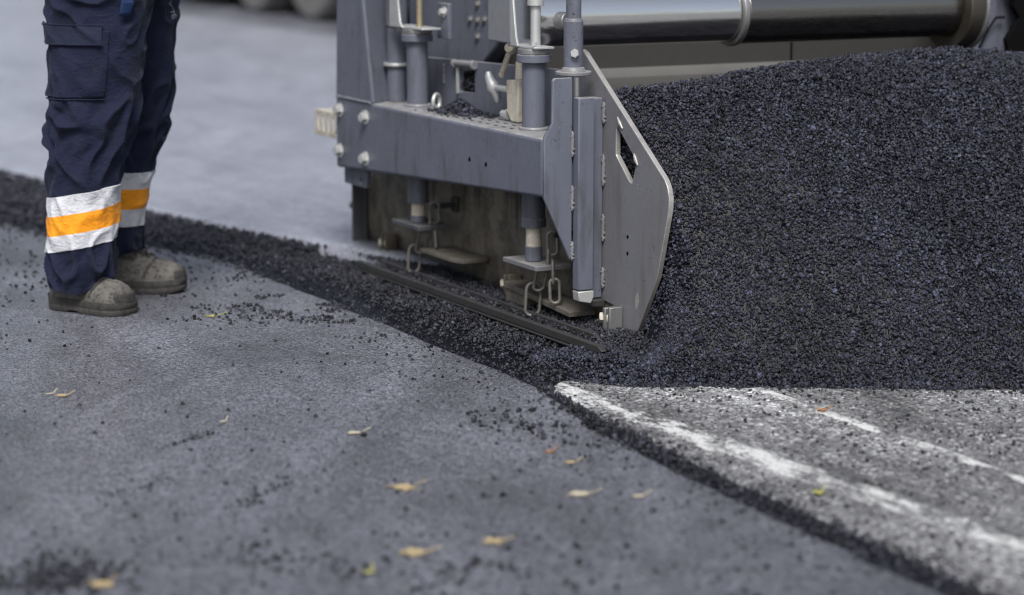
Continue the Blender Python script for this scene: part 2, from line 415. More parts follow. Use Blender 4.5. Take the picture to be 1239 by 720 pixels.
# --- the heap in front of the screed
def heap_h(s, t):
    sf = np.interp(-t, [-.38, -.30, -.22, 0, .33, .57, 1.2, 2.2], [-.03, .06, .17, .30, .49, .59, .72, .85]) + .03 * fbm(s * 4, t * 4, 3, 3) + .05 * fbm(t * 13, t * 0 + 1, 4, 77)
    zc = np.interp(-t, [0, .05, .45, .72, 1.08, 1.3, 2.2], [.565, .58, .614, .632, .638, .622, .59])
    sc = -.25
    u = (sf - s) / (sf - sc)
    p = np.interp(-t, [-.3, 0, .12, .4], [2.6, 1.75, 1.30, 1.0])
    ub = np.clip(u, 0, 1)
    prof = ub ** p
    prof = np.where(u > .88, (.88 ** p) + (1 - .88 ** p) * np.sin(np.clip((u - .88) / .24, 0, 1) * math.pi / 2), prof)
    back = np.clip((u - 1.12) / .6, 0, 1)
    prof = prof - .18 * back
    h = (zc - ZOLD) * prof
    # outside of the end gate only a thin apron remains
    out = np.clip(t / np.where(s < .02, .022, .022 + .15 * np.clip(s / .1, 0, 1)), 0, 1)
    h = h * (1 - smooth01(out)) + np.minimum(h, .035) * smooth01(out)
    h = h + (.030 * fbm(s * 5, t * 5, 3, 13) + .016 * fbm(s * 17, t * 17, 3, 14)) * np.clip(h / .1, 0, 1)
    lim = np.interp(s, [-.145, -.100, -.020, .030, .055], [-.01, .012, .150, .32, .9])
    h = np.where(t > -.016, np.minimum(h, lim - ZOLD), h)
    return np.where(u > 0, ZOLD + h, ZOLD - .02)
S0, S1, T0, T1 = -.75, .92, -2.1, .33
def sample(n, s0, s1, t0, t1): return rng.uniform(s0, s1, n), rng.uniform(t0, t1, n)
GS = np.arange(S0, S1, .012); GT = np.arange(T0, T1, .012)
GSm, GTm = np.meshgrid(GS, GT, indexing='ij')
HZ = heap_h(GSm, GTm)
def inplate(s, t): return (s < -.135) & (t > -.014)
HZ[inplate(GSm, GTm)] = -.05
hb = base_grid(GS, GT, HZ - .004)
s, t = sample(400000, S0, S1, T0, T1)
e = .01
gs = (heap_h(s + e, t) - heap_h(s - e, t)) / (2 * e); gt = (heap_h(s, t + e) - heap_h(s, t - e)) / (2 * e)
z = heap_h(s, t); acc = rng.random(len(s)) < np.sqrt(1 + gs ** 2 + gt ** 2) / 1.9
vis = (z > ZOLD - .015) & ~inplate(s, t) & (s > -.55) & (t > -1.75) & acc
s, t, z = s[vis], t[vis], z[vis]
size = .0036 + .0066 * rng.random(len(s)) ** 2.0 + .009 * (rng.random(len(s)) < .012)
z = z + size * rng.uniform(-.3, .6, len(s))
sa = rng.uniform(-.15, .06, 5200); za = rng.uniform(0, 1, 5200) * (.50 - 1.2 * (sa + .15)) ; ta = -.013 - .014 * rng.random(5200)
sb_ = rng.uniform(-.27, -.13, 1500); zb_ = rng.uniform(.35, .52, 1500); tb2 = -.017 - .012 * rng.random(1500)
sc_, tc_ = sample(8000, -.120, .12, -.012, .14); zc_ = heap_h(sc_, tc_) + rng.uniform(-.004, .006, 8000)
ok = zc_ > ZOLD; sc_, tc_, zc_ = sc_[ok], tc_[ok], zc_[ok]
s = np.concatenate([s, sa, sb_, sc_]); t = np.concatenate([t, ta, tb2, tc_]); z = np.concatenate([z, za, zb_, zc_]); size = np.concatenate([size, .004 + .0075 * rng.random(6700 + len(sc_)) ** 2])
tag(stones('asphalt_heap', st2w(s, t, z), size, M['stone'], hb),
    'tall heap of loose black hot asphalt piled up in front of the paver', 'asphalt heap', kind='stuff')

# --- windrow along the skid, between skid and joint
def windrow_u(s, t):
    ti = np.interp(s, TI_S, TI_T) + .012 * fbm(s * 8, s * 0 + 2, 3, 51); to = np.interp(s, TO_S, TO_T) + .05 * fbm(s * 3.5, s * 0 + 5, 4, 61)
    return (t - ti) / (to - ti), to - ti
def windrow_h(s, t):
    u, w = windrow_u(s, t)
    a = np.sin(np.pi * np.clip(u, 0, 1) ** 1.25) ** .8
    lowfront = np.interp(s, [-4, -2, -1.5, 0, .5, 3], [.034, .026, .015, .017, .008, .006])
    base = np.where(t < t_joint(s), np.interp(s, [-.3, .2], [-.008, -.024]), .0)
    return base + a * lowfront * (1 + 1.1 * fbm(s * 6, t * 6, 4, 71)) + np.where(s < -1.75, .026 * np.clip(1 - u * 3, 0, 1), 0)
GS = np.arange(-12, 2.5, .02); uu = np.linspace(0, 1, 26)
TIg = np.interp(GS, TI_S, TI_T)[:, None]; TOg = np.interp(GS, TO_S, TO_T)[:, None]
Tw = TIg + (TOg - TIg) * uu[None]
Zw = windrow_h(GS[:, None], Tw) - .005 - .020 * np.clip((uu[None] - .55) / .45, 0, 1)
Zw[:, 0] = -.035; Zw[:, -1] = -.012
n, m = Tw.shape
P = st2w(np.repeat(GS[:, None], m, 1), Tw, Zw).reshape(-1, 3); i = np.arange(n * m).reshape(n, m)
wb = (P, np.concatenate([np.stack([i[:-1, :-1], i[:-1, 1:], i[1:, 1:]], -1).reshape(-1, 3), np.stack([i[:-1, :-1], i[1:, 1:], i[1:, :-1]], -1).reshape(-1, 3)]))
s, t = sample(330000, -9, 2.3, .05, 1.75)
u, w = windrow_u(s, t)
dens = np.where((u > -.02) & (u < 1.0), 1, 0) * np.interp(s, [-9, -4.6, -2.5, -1.6, .1, .3, 3], [.25, .75, .9, 1, 1, .6, .45]) * np.clip(np.minimum((u + .25) * 2, (1.06 - u) * 1.75), 0.03, 1)
k = rng.random(len(s)) < dens
s, t = s[k], t[k]
size = (.004 + .0085 * rng.random(len(s)) ** 2.2) * np.interp(s, [-4.5, -2, -1.2, 3], [1.4, 1.15, .95, .95])
z = np.maximum(windrow_h(s, t) - .012 * np.clip((u[k] - .6) / .4, 0, 1) + size * rng.uniform(-.3, .5, len(s)), np.where(t > t_joint(s), size * .2, -1))
# second batch: grains lying in the skid trough and under the nose
s2, t2 = sample(9000, -1.70, .10, .006, .16); k = (s2 > -1.42) | (t2 < .10); s2, t2 = s2[k], t2[k]
z2 = np.where(t2 > .10, .008, .012) + .009 * np.clip(1 - t2 / .09, 0, 1) * (1 + fbm(s2 * 6, t2 * 6, 3, 5)) + .006 * rng.random(len(s2))
k = ~((t2 > .09) & (rng.random(len(t2)) < .55)); s2, t2, z2 = s2[k], t2[k], z2[k]
sz2 = .004 + .008 * rng.random(len(s2)) ** 2
s = np.concatenate([s, s2]); t = np.concatenate([t, t2]); z = np.concatenate([z, z2]); size = np.concatenate([size, sz2])
tag(stones('asphalt_windrow', st2w(s, t, z), size, M['crumb'], wb),
    'low dark ridge of loose asphalt grains running along the joint beside the skid', 'loose asphalt', kind='stuff')

# --- crumbs spilled on the rolled lane
def zlane(s, t): return .006 * fbm(s * 1.3, t * 1.3, 3, 21) + .0035 * fbm(s * 9, t * 9, 3, 31)
L = []
s, t = sample(60000, -3.5, 2.3, .40, 1.6)                       # edge of the joint
d = t - t_joint(s); u, w = windrow_u(s, t)
dd = np.maximum(t - np.interp(s, TO_S, TO_T), 0)
k = rng.random(len(s)) < np.exp(-dd / np.interp(s, [-1, .2], [.055, .07])) * .42 * np.clip(.55 + 2.6 * fbm(s * 8, t * 8, 3, 44), 0, 2.2) + .012 * np.exp(-dd / .3)
L.append((s[k], t[k], .003 + .008 * rng.random(k.sum()) ** 2.2))
s = rng.normal(-.98, .22, 3000); t = .44 + np.abs(rng.normal(0, .16, 3000))    # spill by the worker
k = (fbm(s * 9, t * 9, 3, 91) > .02); L.append((s[k], t[k], .003 + .009 * rng.random(k.sum()) ** 2.5))
for (cs, ct, ws, wt, nn, big) in [(.55, .66, .10, .05, 160, .012), (1.55, 1.05, .25, .22, 110, .011), (1.15, 1.80, .05, .06, 420, .011), (1.1, 1.7, .2, .2, 160, .010), (1.40, 1.20, .10, .12, 160, .012), (1.22, 1.45, .06, .06, 90, .009), (.1, 1.45, .6, .5, 130, .009), (1.0, .95, .4, .25, 90, .012), (-1.9, 1.15, .35, .2, 300, .012), (-1.3, 1.35, .3, .1, 80, .009), (1.75, .95, .15, .2, 50, .013)]:
    L.append((rng.normal(cs, ws, nn), rng.normal(ct, wt, nn), .003 + big * rng.random(nn) ** 2))
def streak(s0, t0, s1, t1, nn, wd, big):
    f = rng.random(nn) ** .8; return (s0 + (s1 - s0) * f + rng.normal(0, wd, nn), t0 + (t1 - t0) * f + rng.normal(0, wd, nn), .003 + big * rng.random(nn) ** 2)
L.append(streak(.40, 1.37, .30, 1.22, 70, .008, .005)); L.append(streak(.92, 1.42, .70, 1.21, 90, .012, .006)); L.append(streak(.72, 1.60, .62, 1.42, 50, .010, .005))
s = np.concatenate([a[0] for a in L]); t = np.concatenate([a[1] for a in L]); size = np.concatenate([a[2] for a in L])
k = t > t_joint(s) + .003; s, t, size = s[k], t[k], size[k]
tag(stones('asphalt_crumbs', st2w(s, t, zlane(s, t) + size * .22), size, M['crumb']),
    'scattered small black asphalt crumbs lying on the smooth rolled lane', 'asphalt crumbs', kind='stuff')

# --- chippings and dark crumbs on the old road at the right
s, t = sample(60000, .05, 2.4, -2.0, .62)
k = (t < np.interp(s, TI_S, TI_T) + .02) & (heap_h(s, t) < ZOLD + .002) & (rng.random(len(s)) < .12 + .40 * (heap_h(s - .05, t) > ZOLD + .001) + .42 * np.clip(fbm(s * 3, t * 3, 4, 17) * 2.5, 0, 1) + .55 * np.exp(-np.maximum(np.interp(s, TI_S, TI_T) - t, 0) / .045))
s, t = s[k], t[k]; size = .0025 + .0085 * rng.random(len(s)) ** 3.2
tag(stones('dark_crumbs', st2w(s, t, ZOLD + size * .2), size, M['crumb']),
    'dark grains strewn over the rough pale old road at the right', 'asphalt crumbs', kind='stuff')
s, t = sample(26000, .05, 2.4, -2.0, .62); k = (t < np.interp(s, TI_S, TI_T)) & (heap_h(s, t) < ZOLD + .002); s, t = s[k], t[k]
size = .002 + .005 * rng.random(len(s)) ** 2
tag(stones('road_chippings', st2w(s, t, ZOLD - .0004 + size * .12), size, M['chipping']),
    'fine pale stone chippings worn proud of the old road surface', 'chippings', kind='stuff')

# --- worn white markings on the old road
def paint_line(name, s0, s1, tc0, tc1, w, thr, label, seed):
    mt = asphalt_mat(name + '_paint', *OLD[:9], paint=thr, streak=OLD[10])
    Sx = np.arange(s0, s1, .03); nv = 8
    f = np.linspace(0, 1, len(Sx)); tc = tc0 + (tc1 - tc0) * f
    me_t = tc[:, None] + w * (np.linspace(-.5, .5, nv)[None]) * (1 + .25 * fbm(Sx * 7, Sx * 0, 3, seed))[:, None]
    zl = np.full(me_t.shape, ZOLD + .004); zl[:, 0] = zl[:, -1] = ZOLD - .003; zl[:, 1] = zl[:, -2] = ZOLD + .0025; zl[0] = ZOLD - .003
    ob = grid_mesh(name, Sx, me_t, zl, mt); up_check(ob)
    uvl = ob.data.uv_layers.new(name='UVMap'); vi = np.zeros(len(ob.data.loops), np.int32); ob.data.loops.foreach_get('vertex_index', vi)
    U = np.stack([vi // nv / len(Sx), (vi % nv) / (nv - 1)], -1); uvl.data.foreach_set('uv', U.astype(np.float32).ravel())
    return tag(ob, label, 'road marking', kind='structure')
paint_line('edge_line', .0, 3.2, .370, .165, .150, 1.79, 'broad worn white edge line on the old road', 3)
paint_line('lane_line', .30, 3.2, -.03, -.05, .060, 1.80, 'thin broken white line on the old road nearer the heap', 4)

# ================================================================== the paver
pav = thing('asphalt_paver', 'grey asphalt paver with end gate, hanging chains and polished cross tube behind the black heap', 'paver', ORG, ROTZ)
def part(name, mb, mat, bevel=.002, parent=None, seg=2, **kw): return mb.build(name, M[mat], parent or pav, bevel, seg, **kw)
def hexbolt(center, axis, r, h, mat='zinc', parent=None, washer=True, name='bolt'):
    m = MB(); c = Vector(center); a = Vector(axis).normalized()
    if washer: m.cyl(c, c + a * (h * .25), r * 1.45, seg=24)
    m.cyl(c + a * (h * .25), c + a * h, r, seg=6)
    m.cyl(c + a * h, c + a * (h * 1.06), r * .78, seg=18)
    return part(name, m, mat, 0, parent, ang=25)

# post, beam
post = part('rear_post', MB().prism([(-1.570, .4765), (-1.316, .4765), (-1.464, 1.15), (-1.535, 1.15)], .158, .170), 'paint', .003)
wb_ = MB(); A0 = [(-1.318, .160), (-1.330, .157), (-1.430, .002), (-1.418, .002)]
wb_.grid([[(a, -b, .4768) for a, b in A0], [(a - .148, -b, 1.15) for a, b in A0]], True)
wb_.face([(a - .148, -b, 1.151) for a, b in A0])
part('post_web', wb_, 'paint', 0, post)
weld = [( -1.565 + .245 * i / 30, .1705, .4755 + .0015 * math.sin(i * 2.1)) for i in range(31)]
MB().tube(weld, .0035).build('weld_seam', M['paint'], post)
beam = part('side_beam', MB().prism([(-1.573, .273), (-.307, .334), (-.307, .475), (-1.573, .475)], .012, .170), 'paint', .009, seg=4)
for (s_, z_) in [(-1.538, .439), (-1.357, .434), (-1.542, .324), (-1.360, .319)]:
    hexbolt((s_, .170, z_), (.25, 1, 0), .0135, .019, 'zinc', beam)
for (s_, z_) in [(-.703, .385), (-.609, .382)]: MB().cyl((s_, .1695, z_), (s_, .1706, z_), .006, seg=16).build('drilled_hole', M['rubber'], beam)
for i in range(9):
    for j in range(3):
        s_ = -.86 + i * .045 + .02 * (j % 2); t_ = .05 + j * .04
        if (s_ + .505) ** 2 + (t_ - .09) ** 2 < .0022: continue
        MB().prism_z([(s_ + .010 * math.cos(a), t_ + .0035 * math.sin(a)) for a in [k * math.pi / 5 for k in range(10)]], .4752, .4764).build('grip_slot', M['body'], beam)
part('mounting_tab', MB().prism([[(-1.57, .228), (-1.415, .228), (-1.405, .275), (-1.57, .270)], [(-1.452 + .009 * math.cos(a), .246 + .009 * math.sin(a)) for a in [k * math.pi / 6 for k in range(12)]]], .135, .147), 'paint', .0015)
# perforated tread at the rear
holes = [[(-1.728 + i * .038 + .010, .366), (-1.728 + i * .038 + .032, .366), (-1.728 + i * .038 + .024, .412), (-1.728 + i * .038 + .002, .412)] for i in range(4)]
tr = MB().prism([[(-1.745, .352), (-1.574, .352), (-1.574, .424), (-1.745, .424)]] + holes, .160, .165)
MB().box(-1.740, -1.58, .085, .088, .358, .418).build('dark_slot_sheet', M['darksteel'], pav)  # dark sheet added behind the tread so its open slots look dark
tr.box(-1.745, -1.574, .06, .160, .419, .424).box(-1.745, -1.574, .06, .160, .352, .357)
part('step_tread', tr, 'cream', .001)

# side plate with a small window, lower plate, end gate nose
part('side_plate', MB().prism([[(-1.70, .302), (-.462, .302), (-.462, .619), (-.83, .609), (-1.70, .586)], [(-1.115, .517), (-1.022, .520), (-1.022, .580), (-1.115, .577)]], -.014, 0), 'paint', .002)
hg = MB().cyl((-1.135, .008, .592), (-1.005, .008, .596), .008, seg=14).cyl((-1.135, .008, .592), (-1.122, .008, .5922), .012, seg=14).cyl((-1.018, .008, .5957), (-1.005, .008, .596), .012, seg=14)
part('window_hinge', hg, 'paint_worn', .001)
part('window_frame', MB().box(-1.122, -1.113, .0005, .008, .512, .583), 'zinc', .001)
MB().tube([(-1.208, .002, .585 - .004 * i) for i in range(14)], [.003 + .001 * math.sin(i * 1.7) for i in range(14)]).build('weld_seam', M['paint_worn'], pav)
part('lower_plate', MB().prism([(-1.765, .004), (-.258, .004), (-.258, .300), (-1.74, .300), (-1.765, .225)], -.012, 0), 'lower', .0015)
def arc(cx, cy, r, a0, a1, n=7): return [(cx + r * math.cos(R(a0 + (a1 - a0) * i / n)), cy + r * math.sin(R(a0 + (a1 - a0) * i / n))) for i in range(n + 1)]
nose = [(-.256, .002), (-.185, .004), (-.150, .012), (-.132, .030), (-.045, .169), (-.006, .298), (.004, .335), (.005, .360), (-.003, .384), (-.018, .402), (-.405, .668), (-.425, .674), (-.459, .668), (-.459, .302), (-.335, .302), (-.335, .075), (-.256, .070)]
slot = [(-.246, .500), (-.232, .497), (-.152, .434), (-.149, .422), (-.168, .374), (-.180, .378), (-.246, .434)]
eg = part('end_gate', MB().prism([nose, slot[::-1]], -.010, .004), 'paint_worn', .002)
eg.data.materials.append(M['edge'])
for p_ in eg.data.polygons:
    if abs(p_.normal.y) < .5: p_.material_index = 1
for (s_, z_) in [(-.185, .245), (-.185, .205)]: MB().cyl((s_, .0035, z_), (s_, .0048, z_), .0045, seg=12).build('drilled_hole', M['rubber'], eg)
MB().prism([(-.143, .075), (-.134, .085), (-.130, .100), (-.136, .118), (-.144, .108), (-.147, .092)], .0038, .0046).build('bare_patch', M['edge'], eg)
MB().tube([(-.238, .0045, .525), (-.225, .0055, .512), (-.214, .0045, .500)], [.002, .005, .002]).build('weld_bead', M['edge'], eg)
MB().tube([(-.158, .0045, .446), (-.148, .0055, .432), (-.140, .0045, .420)], [.002, .005, .002]).build('weld_bead', M['edge'], eg)
# rear bracket of the lower plate
rb = part('rear_bracket', MB().prism([(-1.790, .0), (-1.735, -.004), (-1.735, .215), (-1.745, .215), (-1.800, .178)], .004, .014).box(-1.748, -1.738, .014, .05, .0, .215), 'darkpaint', .0015)
for z_ in (.125, .012): hexbolt((-1.80, .010, z_), (-1, .6, 0), .011, .022, 'steel', rb)

# end plate of beam, guide column
ep = part('end_plate', MB().prism_s([(.170, .334), (.170, .478), (.148, .512), (.148, .612), (.142, .618), (.095, .618), (.095, .190), (.100, .180)], -.306, -.296), 'paint', .002)
gc = part('guide_column', MB().prism_s([(.048, .108), (.091, .108), (.091, .571), (.048, .571)], -.300, -.272).prism_s([(.0055, .080), (.047, .080), (.047, .566), (.0055, .566)], -.345, -.306), 'paint', .003)
part('wear_shoe', MB().prism_s([(.048, .090), (.056, .075), (.088, .082), (.0905, .106), (.048, .106)], -.301, -.270), 'zinc', .002, gc)
part('slide_block', MB().prism_s([(.006, .058), (.046, .062), (.046, .079), (.006, .079)], -.352, -.290), 'darksteel', .003, gc)
def bead(s_, t_, z0, z1, r=.0045):
    n = 10; MB().tube([(s_ + .001 * math.sin(i * 2.3), t_ + .001 * math.cos(i * 3.1), z0 + (z1 - z0) * i / n) for i in range(n + 1)], [r * (.55 if i in (0, n) else 1 + .25 * math.sin(i * 2.7)) for i in range(n + 1)]).build('weld_bead', M['paint_worn'], gc)
for z0, z1 in [(.505, .556), (.355, .430), (.220, .285), (.105, .155)]: bead(-.300, .0075, z0, z1)
for z0, z1 in [(.430, .490), (.300, .360), (.180, .225)]: bead(-.2945, .0950, z0, z1)
gr = MB().cyl((-.315, .074, .571), (-.315, .074, .616), .007, seg=14).cyl((-.315, .092, .571), (-.315, .092, .616), .004, seg=10)
part('guide_rod', gr, 'steel', 0)

# sleeve tube with pole on top
sl = MB().cyl((-.357, .060, .635), (-.357, .060, .748), .0235).cyl((-.357, .060, .748), (-.357, .060, .754), .0235, .0195).cyl((-.357, .060, .754), (-.357, .060, 1.35), .0185)
sl = part('sleeve_tube', sl, 'paint', .0015)
part('sleeve_flange', MB().cyl((-.357, .060, .6185), (-.357, .060, .628), .044, seg=40).cyl((-.357, .060, .628), (-.357, .060, .638), .032, .025, seg=32), 'paint_worn', .002, sl)
hexbolt((-.335, .066, .673), (.75, .6, 0), .0105, .014, 'zinc', sl, washer=False)

# two adjusting tubes (and one behind the first)
def adj(s_, ztop, zbot, zcol, zrod, zpad, first):
    t_ = .090
    tb = part('adjusting_tube', MB().cyl((s_, t_, zbot), (s_, t_, ztop), .0288, seg=36), 'paint', .0015)
    fl = MB().cyl((s_, t_, ztop), (s_, t_, ztop + .020), .0425, seg=40)
    part('tube_flange', fl, 'paint', .002, tb)
    part('flange_cap', MB().cyl((s_, t_, ztop + .0205), (s_, t_, ztop + .034), .0405, seg=40), 'steel', .002, tb)
    if not first: part('tube_collar', MB().cyl((s_, t_, zcol - .020), (s_, t_, zcol), .0315, seg=36).cyl((s_, t_, zcol), (s_, t_, zcol + .005), .0315, .029, seg=36), 'paint', .0015, tb)
    part('foot_rod', MB().cyl((s_, t_, zrod), (s_, t_, zbot + .004), .0195, seg=28), 'cream', .001, tb)
    part('foot_collar', MB().cyl((s_, t_, zpad + .013), (s_, t_, zrod), .0215, seg=28), 'paint', .002, tb)
    part('foot_pad', MB().box(s_ - .095, s_ + .085, .030, .128, zpad, zpad + .012), 'paint_worn' if not first else 'darkpaint', .0015, tb)
    MB().tube([(s_ + .033 * math.cos(a), t_ + .033 * math.sin(a), .4775) for a in [k * math.pi / 12 for k in range(24)]], .005, closed=True).build('weld_ring', M['paint_worn'], tb)
    return tb
a1 = adj(-1.190, .650, .212, 0, .178, .146, True)
a2 = adj(-.505, .640, .236, .254, .186, .136, False)
bt = MB().cyl((-1.345, .082, .4765), (-1.345, .082, .676), .0265, seg=30).cyl((-1.345, .082, .676), (-1.345, .082, .688), .0265, .031, seg=30).cyl((-1.345, .082, .688), (-1.345, .082, 1.2), .031, seg=30)
bt = part('guide_tube', bt, 'paint', .001)
part('tube_ring', MB().cyl((-1.345, .082, .573), (-1.345, .082, .582), .0365, seg=32), 'zinc', .002, bt)
# rods and zinc brackets above the flanges
part('threaded_rod', MB().cyl((-1.178, .088, .684), (-1.178, .088, 1.15), .0085, seg=18), 'brass', 0, a1)
part('bracket', MB().prism([(-1.297, .686), (-1.212, .686), (-1.228, .700), (-1.250, .790), (-1.262, 1.0), (-1.297, 1.0)], .118, .124).box(-1.297, -1.10, .060, .1178, .6845, .690), 'zinc', .0015, a1)
part('backing_plate', MB().box(-1.145, -1.075, .040, .052, .66, .755), 'paint', .002)
hexbolt((-1.098, .052, .732), (0, 1, 0), .010, .014, 'zinc', pav)
part('threaded_rod', MB().cyl((-.500, .088, .674), (-.500, .088, 1.1), .0125, seg=24).cyl((-.500, .088, .778), (-.500, .088, .802), .0205, seg=30), 'zinc', .001, a2)
part('bracket', MB().prism([(-.5745, .678), (-.535, .678), (-.545, .70), (-.572, .85), (-.5745, .85)], .114, .120).box(-.600, -.455, .060, .1138, .6745, .6805), 'zinc', .002, a2)
part('bracket_plate', MB().box(-.700, -.576, .112, .120, .682, 1.05), 'zincdark', .004, a2)
hexbolt((-.474, .105, .6805), (0, 0, 1), .009, .010, 'zinc', a2, washer=False)
part('cylinder_end', MB().cyl((-.47, .04, .742), (-.44, .03, .742), .022, seg=24), 'steel', .003, a2)

# inner panels and body
pan = part('inner_panel', MB().prism([(-1.66, .50), (-1.20, .565)] + [(-1.16, .596), (-1.10, .632), (-1.062, .672), (-1.038, .715), (-1.031, .764), (-1.031, 1.15), (-1.66, 1.15)], -.150, -.100), 'paint', .006)
for (s_, z_) in [(-1.207, .744), (-1.207, .700), (-1.207, .655), (-1.252, .701), (-1.164, .704)]:
    hexbolt((s_, -.100, z_), (0, 1, 0), .0085, .008, 'steel', pan)
body = part('screed_body', MB().box(-1.66, -.90, -2.6, -.155, .07, 1.25), 'body', .004)
part('screed_lip', MB().prism([(-.899, .20), (-.80, .20), (-.862, .560), (-.885, .583), (-.899, .583)], -2.6, -.16), 'lip', .003, body)
part('panel_joint', MB().box(-.899, -.896, -.92, -.915, .584, .75), 'rubber', 0, body)

# clamp, pin, wing handle, lever
cl = MB().prism([(-.712, .500), (-.690, .4765), (-.652, .470 + .007), (-.648, .585), (-.716, .580)], .034, .060).cyl((-.664, .047, .48), (-.664, .047, .584), .013, seg=20)
cl = part('clamp', cl, 'cream', .003)
part('pin', MB().cyl((-.664, .047, .585), (-.664, .047, .626), .0125, .0115, seg=20).cyl((-.664, .047, .626), (-.664, .047, .637), .0115, .005, seg=20), 'cream', .001, cl)
wing = MB().cyl((-.716, .055, .556), (-.785, .060, .556), .008, .0085, seg=18)
wp = [(-.79 + .004 * math.sin(i * .6), .060 - .012 * math.cos(i / 8 * math.pi), .518 + .078 * i / 8) for i in range(9)]
wing.tube(wp, [.006, .010, .012, .014, .019, .014, .012, .010, .006], seg=14)
part('wing_handle', wing, 'zinc', 0, cl, ang=60)
part('lever', MB().tube([(-.752, .055, .588), (-.742, .056, .60), (-.700, .058, .655)], [.009, .008, .007], seg=14).cyl((-.702, .050, .657), (-.690, .066, .664), .0125, seg=18), 'cream', .0015, cl)
hexbolt((-.716, .050, .492), (-1, .2, 0), .010, .030, 'zinc', cl)

# lifting eye standing on the beam
ctr = Vector((-1.048, .100, .499)); ax1 = Vector((.55, .83, 0)).normalized()
part('lifting_eye', MB().tube([tuple(ctr + ax1 * (.0165 * math.cos(a)) + Vector((0, 0, 1)) * (.0195 * math.sin(a))) for a in [k * math.pi / 14 for k in range(28)]], .0055, closed=True, seg=12), 'zinc', 0)

# lower lugs, shelves, skid
for s_, z_ in [(-1.55, .022), (-.765, .020), (-.232, .018)]:
    lg = MB().box(s_ - .006, s_ + .006, .006, .042, z_ - .014, z_ + .052).box(s_ + .020, s_ + .030, .006, .042, z_ - .014, z_ + .056)
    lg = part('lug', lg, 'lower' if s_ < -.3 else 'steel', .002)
    hexbolt((s_ - .006, .026, z_ + .026), (-.5, 1, 0), .012, .020, 'cream', lg)
sh = part('bracket_shelf', MB().prism_z([(-1.16, .002), (-.930, .002), (-.918, .030), (-.918, .085), (-.95, .100), (-1.16, .100)], .080, .092), 'rustgrey', .002)
sh2 = part('bracket_shelf', MB().prism([(-.70, .052), (-.345, .030), (-.345, .044), (-.70, .068)], .002, .075).prism([(-.70, .016), (-.60, .010), (-.60, .050), (-.70, .056)], .002, .070), 'rustgrey', .002)
tip = [(-1.43, .002), (-1.43, .172), (-.04, .172), (.0, .150), (.018, .11), (.0, .06), (-.06, .002)]
sk = MB().prism_z(tip, -.004, .004)
sk.prism([(-1.43, .004), (-.02, .004), (-.005, .014), (-.03, .025), (-1.43, .025)], .157, .172)
sk.prism([(-1.43, .004), (-.14, .004), (-.17, .022), (-1.43, .022)], .091, .100)
part('skid', sk, 'darksteel', .003)

# chains
def link_path(c, up, side, L_, W_):
    c, up, side = Vector(c), Vector(up).normalized(), Vector(side).normalized(); out = []
    for k in range(28):
        a = 2 * math.pi * k / 28; y = math.sin(a); x = math.cos(a)
        out.append(tuple(c + side * (x * W_ / 2) + up * (y * W_ / 2 + (1 if y >= 0 else -1) * (L_ - W_) / 2)))
    return out
def chain(s0, t0, links, hang):
    ch = part('chain', MB().box(s0 - .005, s0 + .005, .004, t0 + .012, hang - .008, hang + .006).box(s0 - .018, s0 + .018, .002, .010, hang - .02, hang + .02), 'darksteel', .002)
    for (c, up, side, L_, W_) in links: MB().tube(link_path(c, up, side, L_, W_), .0041, closed=True, seg=10).build('chain_link', M['chain'], ch)
    return ch
A, B_ = (.45, -.89, 0), (.89, .45, 0)
chain(-1.135, .055, [((-1.137, .066, .190), (.02, 0, 1), A, .058, .024), ((-1.150, .074, .146), (.10, 0, 1), B_, .056, .024), ((-1.178, .084, .104), (.35, -.1, 1), A, .064, .026), ((-1.218, .090, .054), (.10, -.05, 1), A, .078, .032), ((-1.118, .072, .125), (-.1, 0, 1), B_, .06, .024)], .208)
chain(-.435, .060, [((-.440, .072, .200), (-.02, 0, 1), A, .058, .024), ((-.448, .080, .158), (.10, 0, 1), B_, .056, .024), ((-.466, .090, .112), (.30, -.1, 1), A, .070, .026), ((-.496, .096, .054), (.06, -.05, 1), A, .084, .036), ((-.425, .078, .130), (-.05, 0, 1), B_, .06, .024), ((-.415, .078, .085), (-.05, 0, 1), A, .06, .024)], .222)

# cross tube
tb = part('cross_tube', MB().cyl((-.60, .065, .742), (-.60, -.522, .742), .075, seg=72), 'chrome', .004)
part('tube_sleeve', MB().cyl((-.60, -.540, .742), (-.60, -1.215, .742), .083, seg=72), 'dullsteel', .004, tb)
part('tube_ring', MB().cyl((-.60, -.523, .742), (-.60, -.539, .742), .088, seg=72), 'steel', .003, tb)
cb = MB().cyl((-.60, -1.216, .742), (-.60, -1.262, .742), .118, seg=72)
part('end_collar', cb, 'collar', .004, tb)
part('collar_rim', MB().cyl((-.60, -1.263, .742), (-.60, -1.275, .742), .124, seg=72), 'steel', .003, tb)
hexbolt((-.53, -1.252, .842), (.8, .3, .5), .014, .016, 'steel', tb)
part('side_panel', MB().box(-.72, -.70, -1.60, -1.285, .40, 1.15), 'paint', .004)
rg = [(-1.475 + .012 * math.sin(i * 2.3) + .02 * math.sin(i * .9), .55 + .03 * i) for i in range(20)]
part('rubber_skirt', MB().prism_s([(-1.95, .55)] + rg + [(-1.95, 1.12)], -.66, -.64), 'rubber', .003)
part('hose', MB().tube([(-.695, -1.385, .58), (-.690, -1.405, .62), (-.685, -1.432, .672), (-.68, -1.452, .70), (-.68, -1.48, .70)], .0035, seg=10), 'rubber', 0)

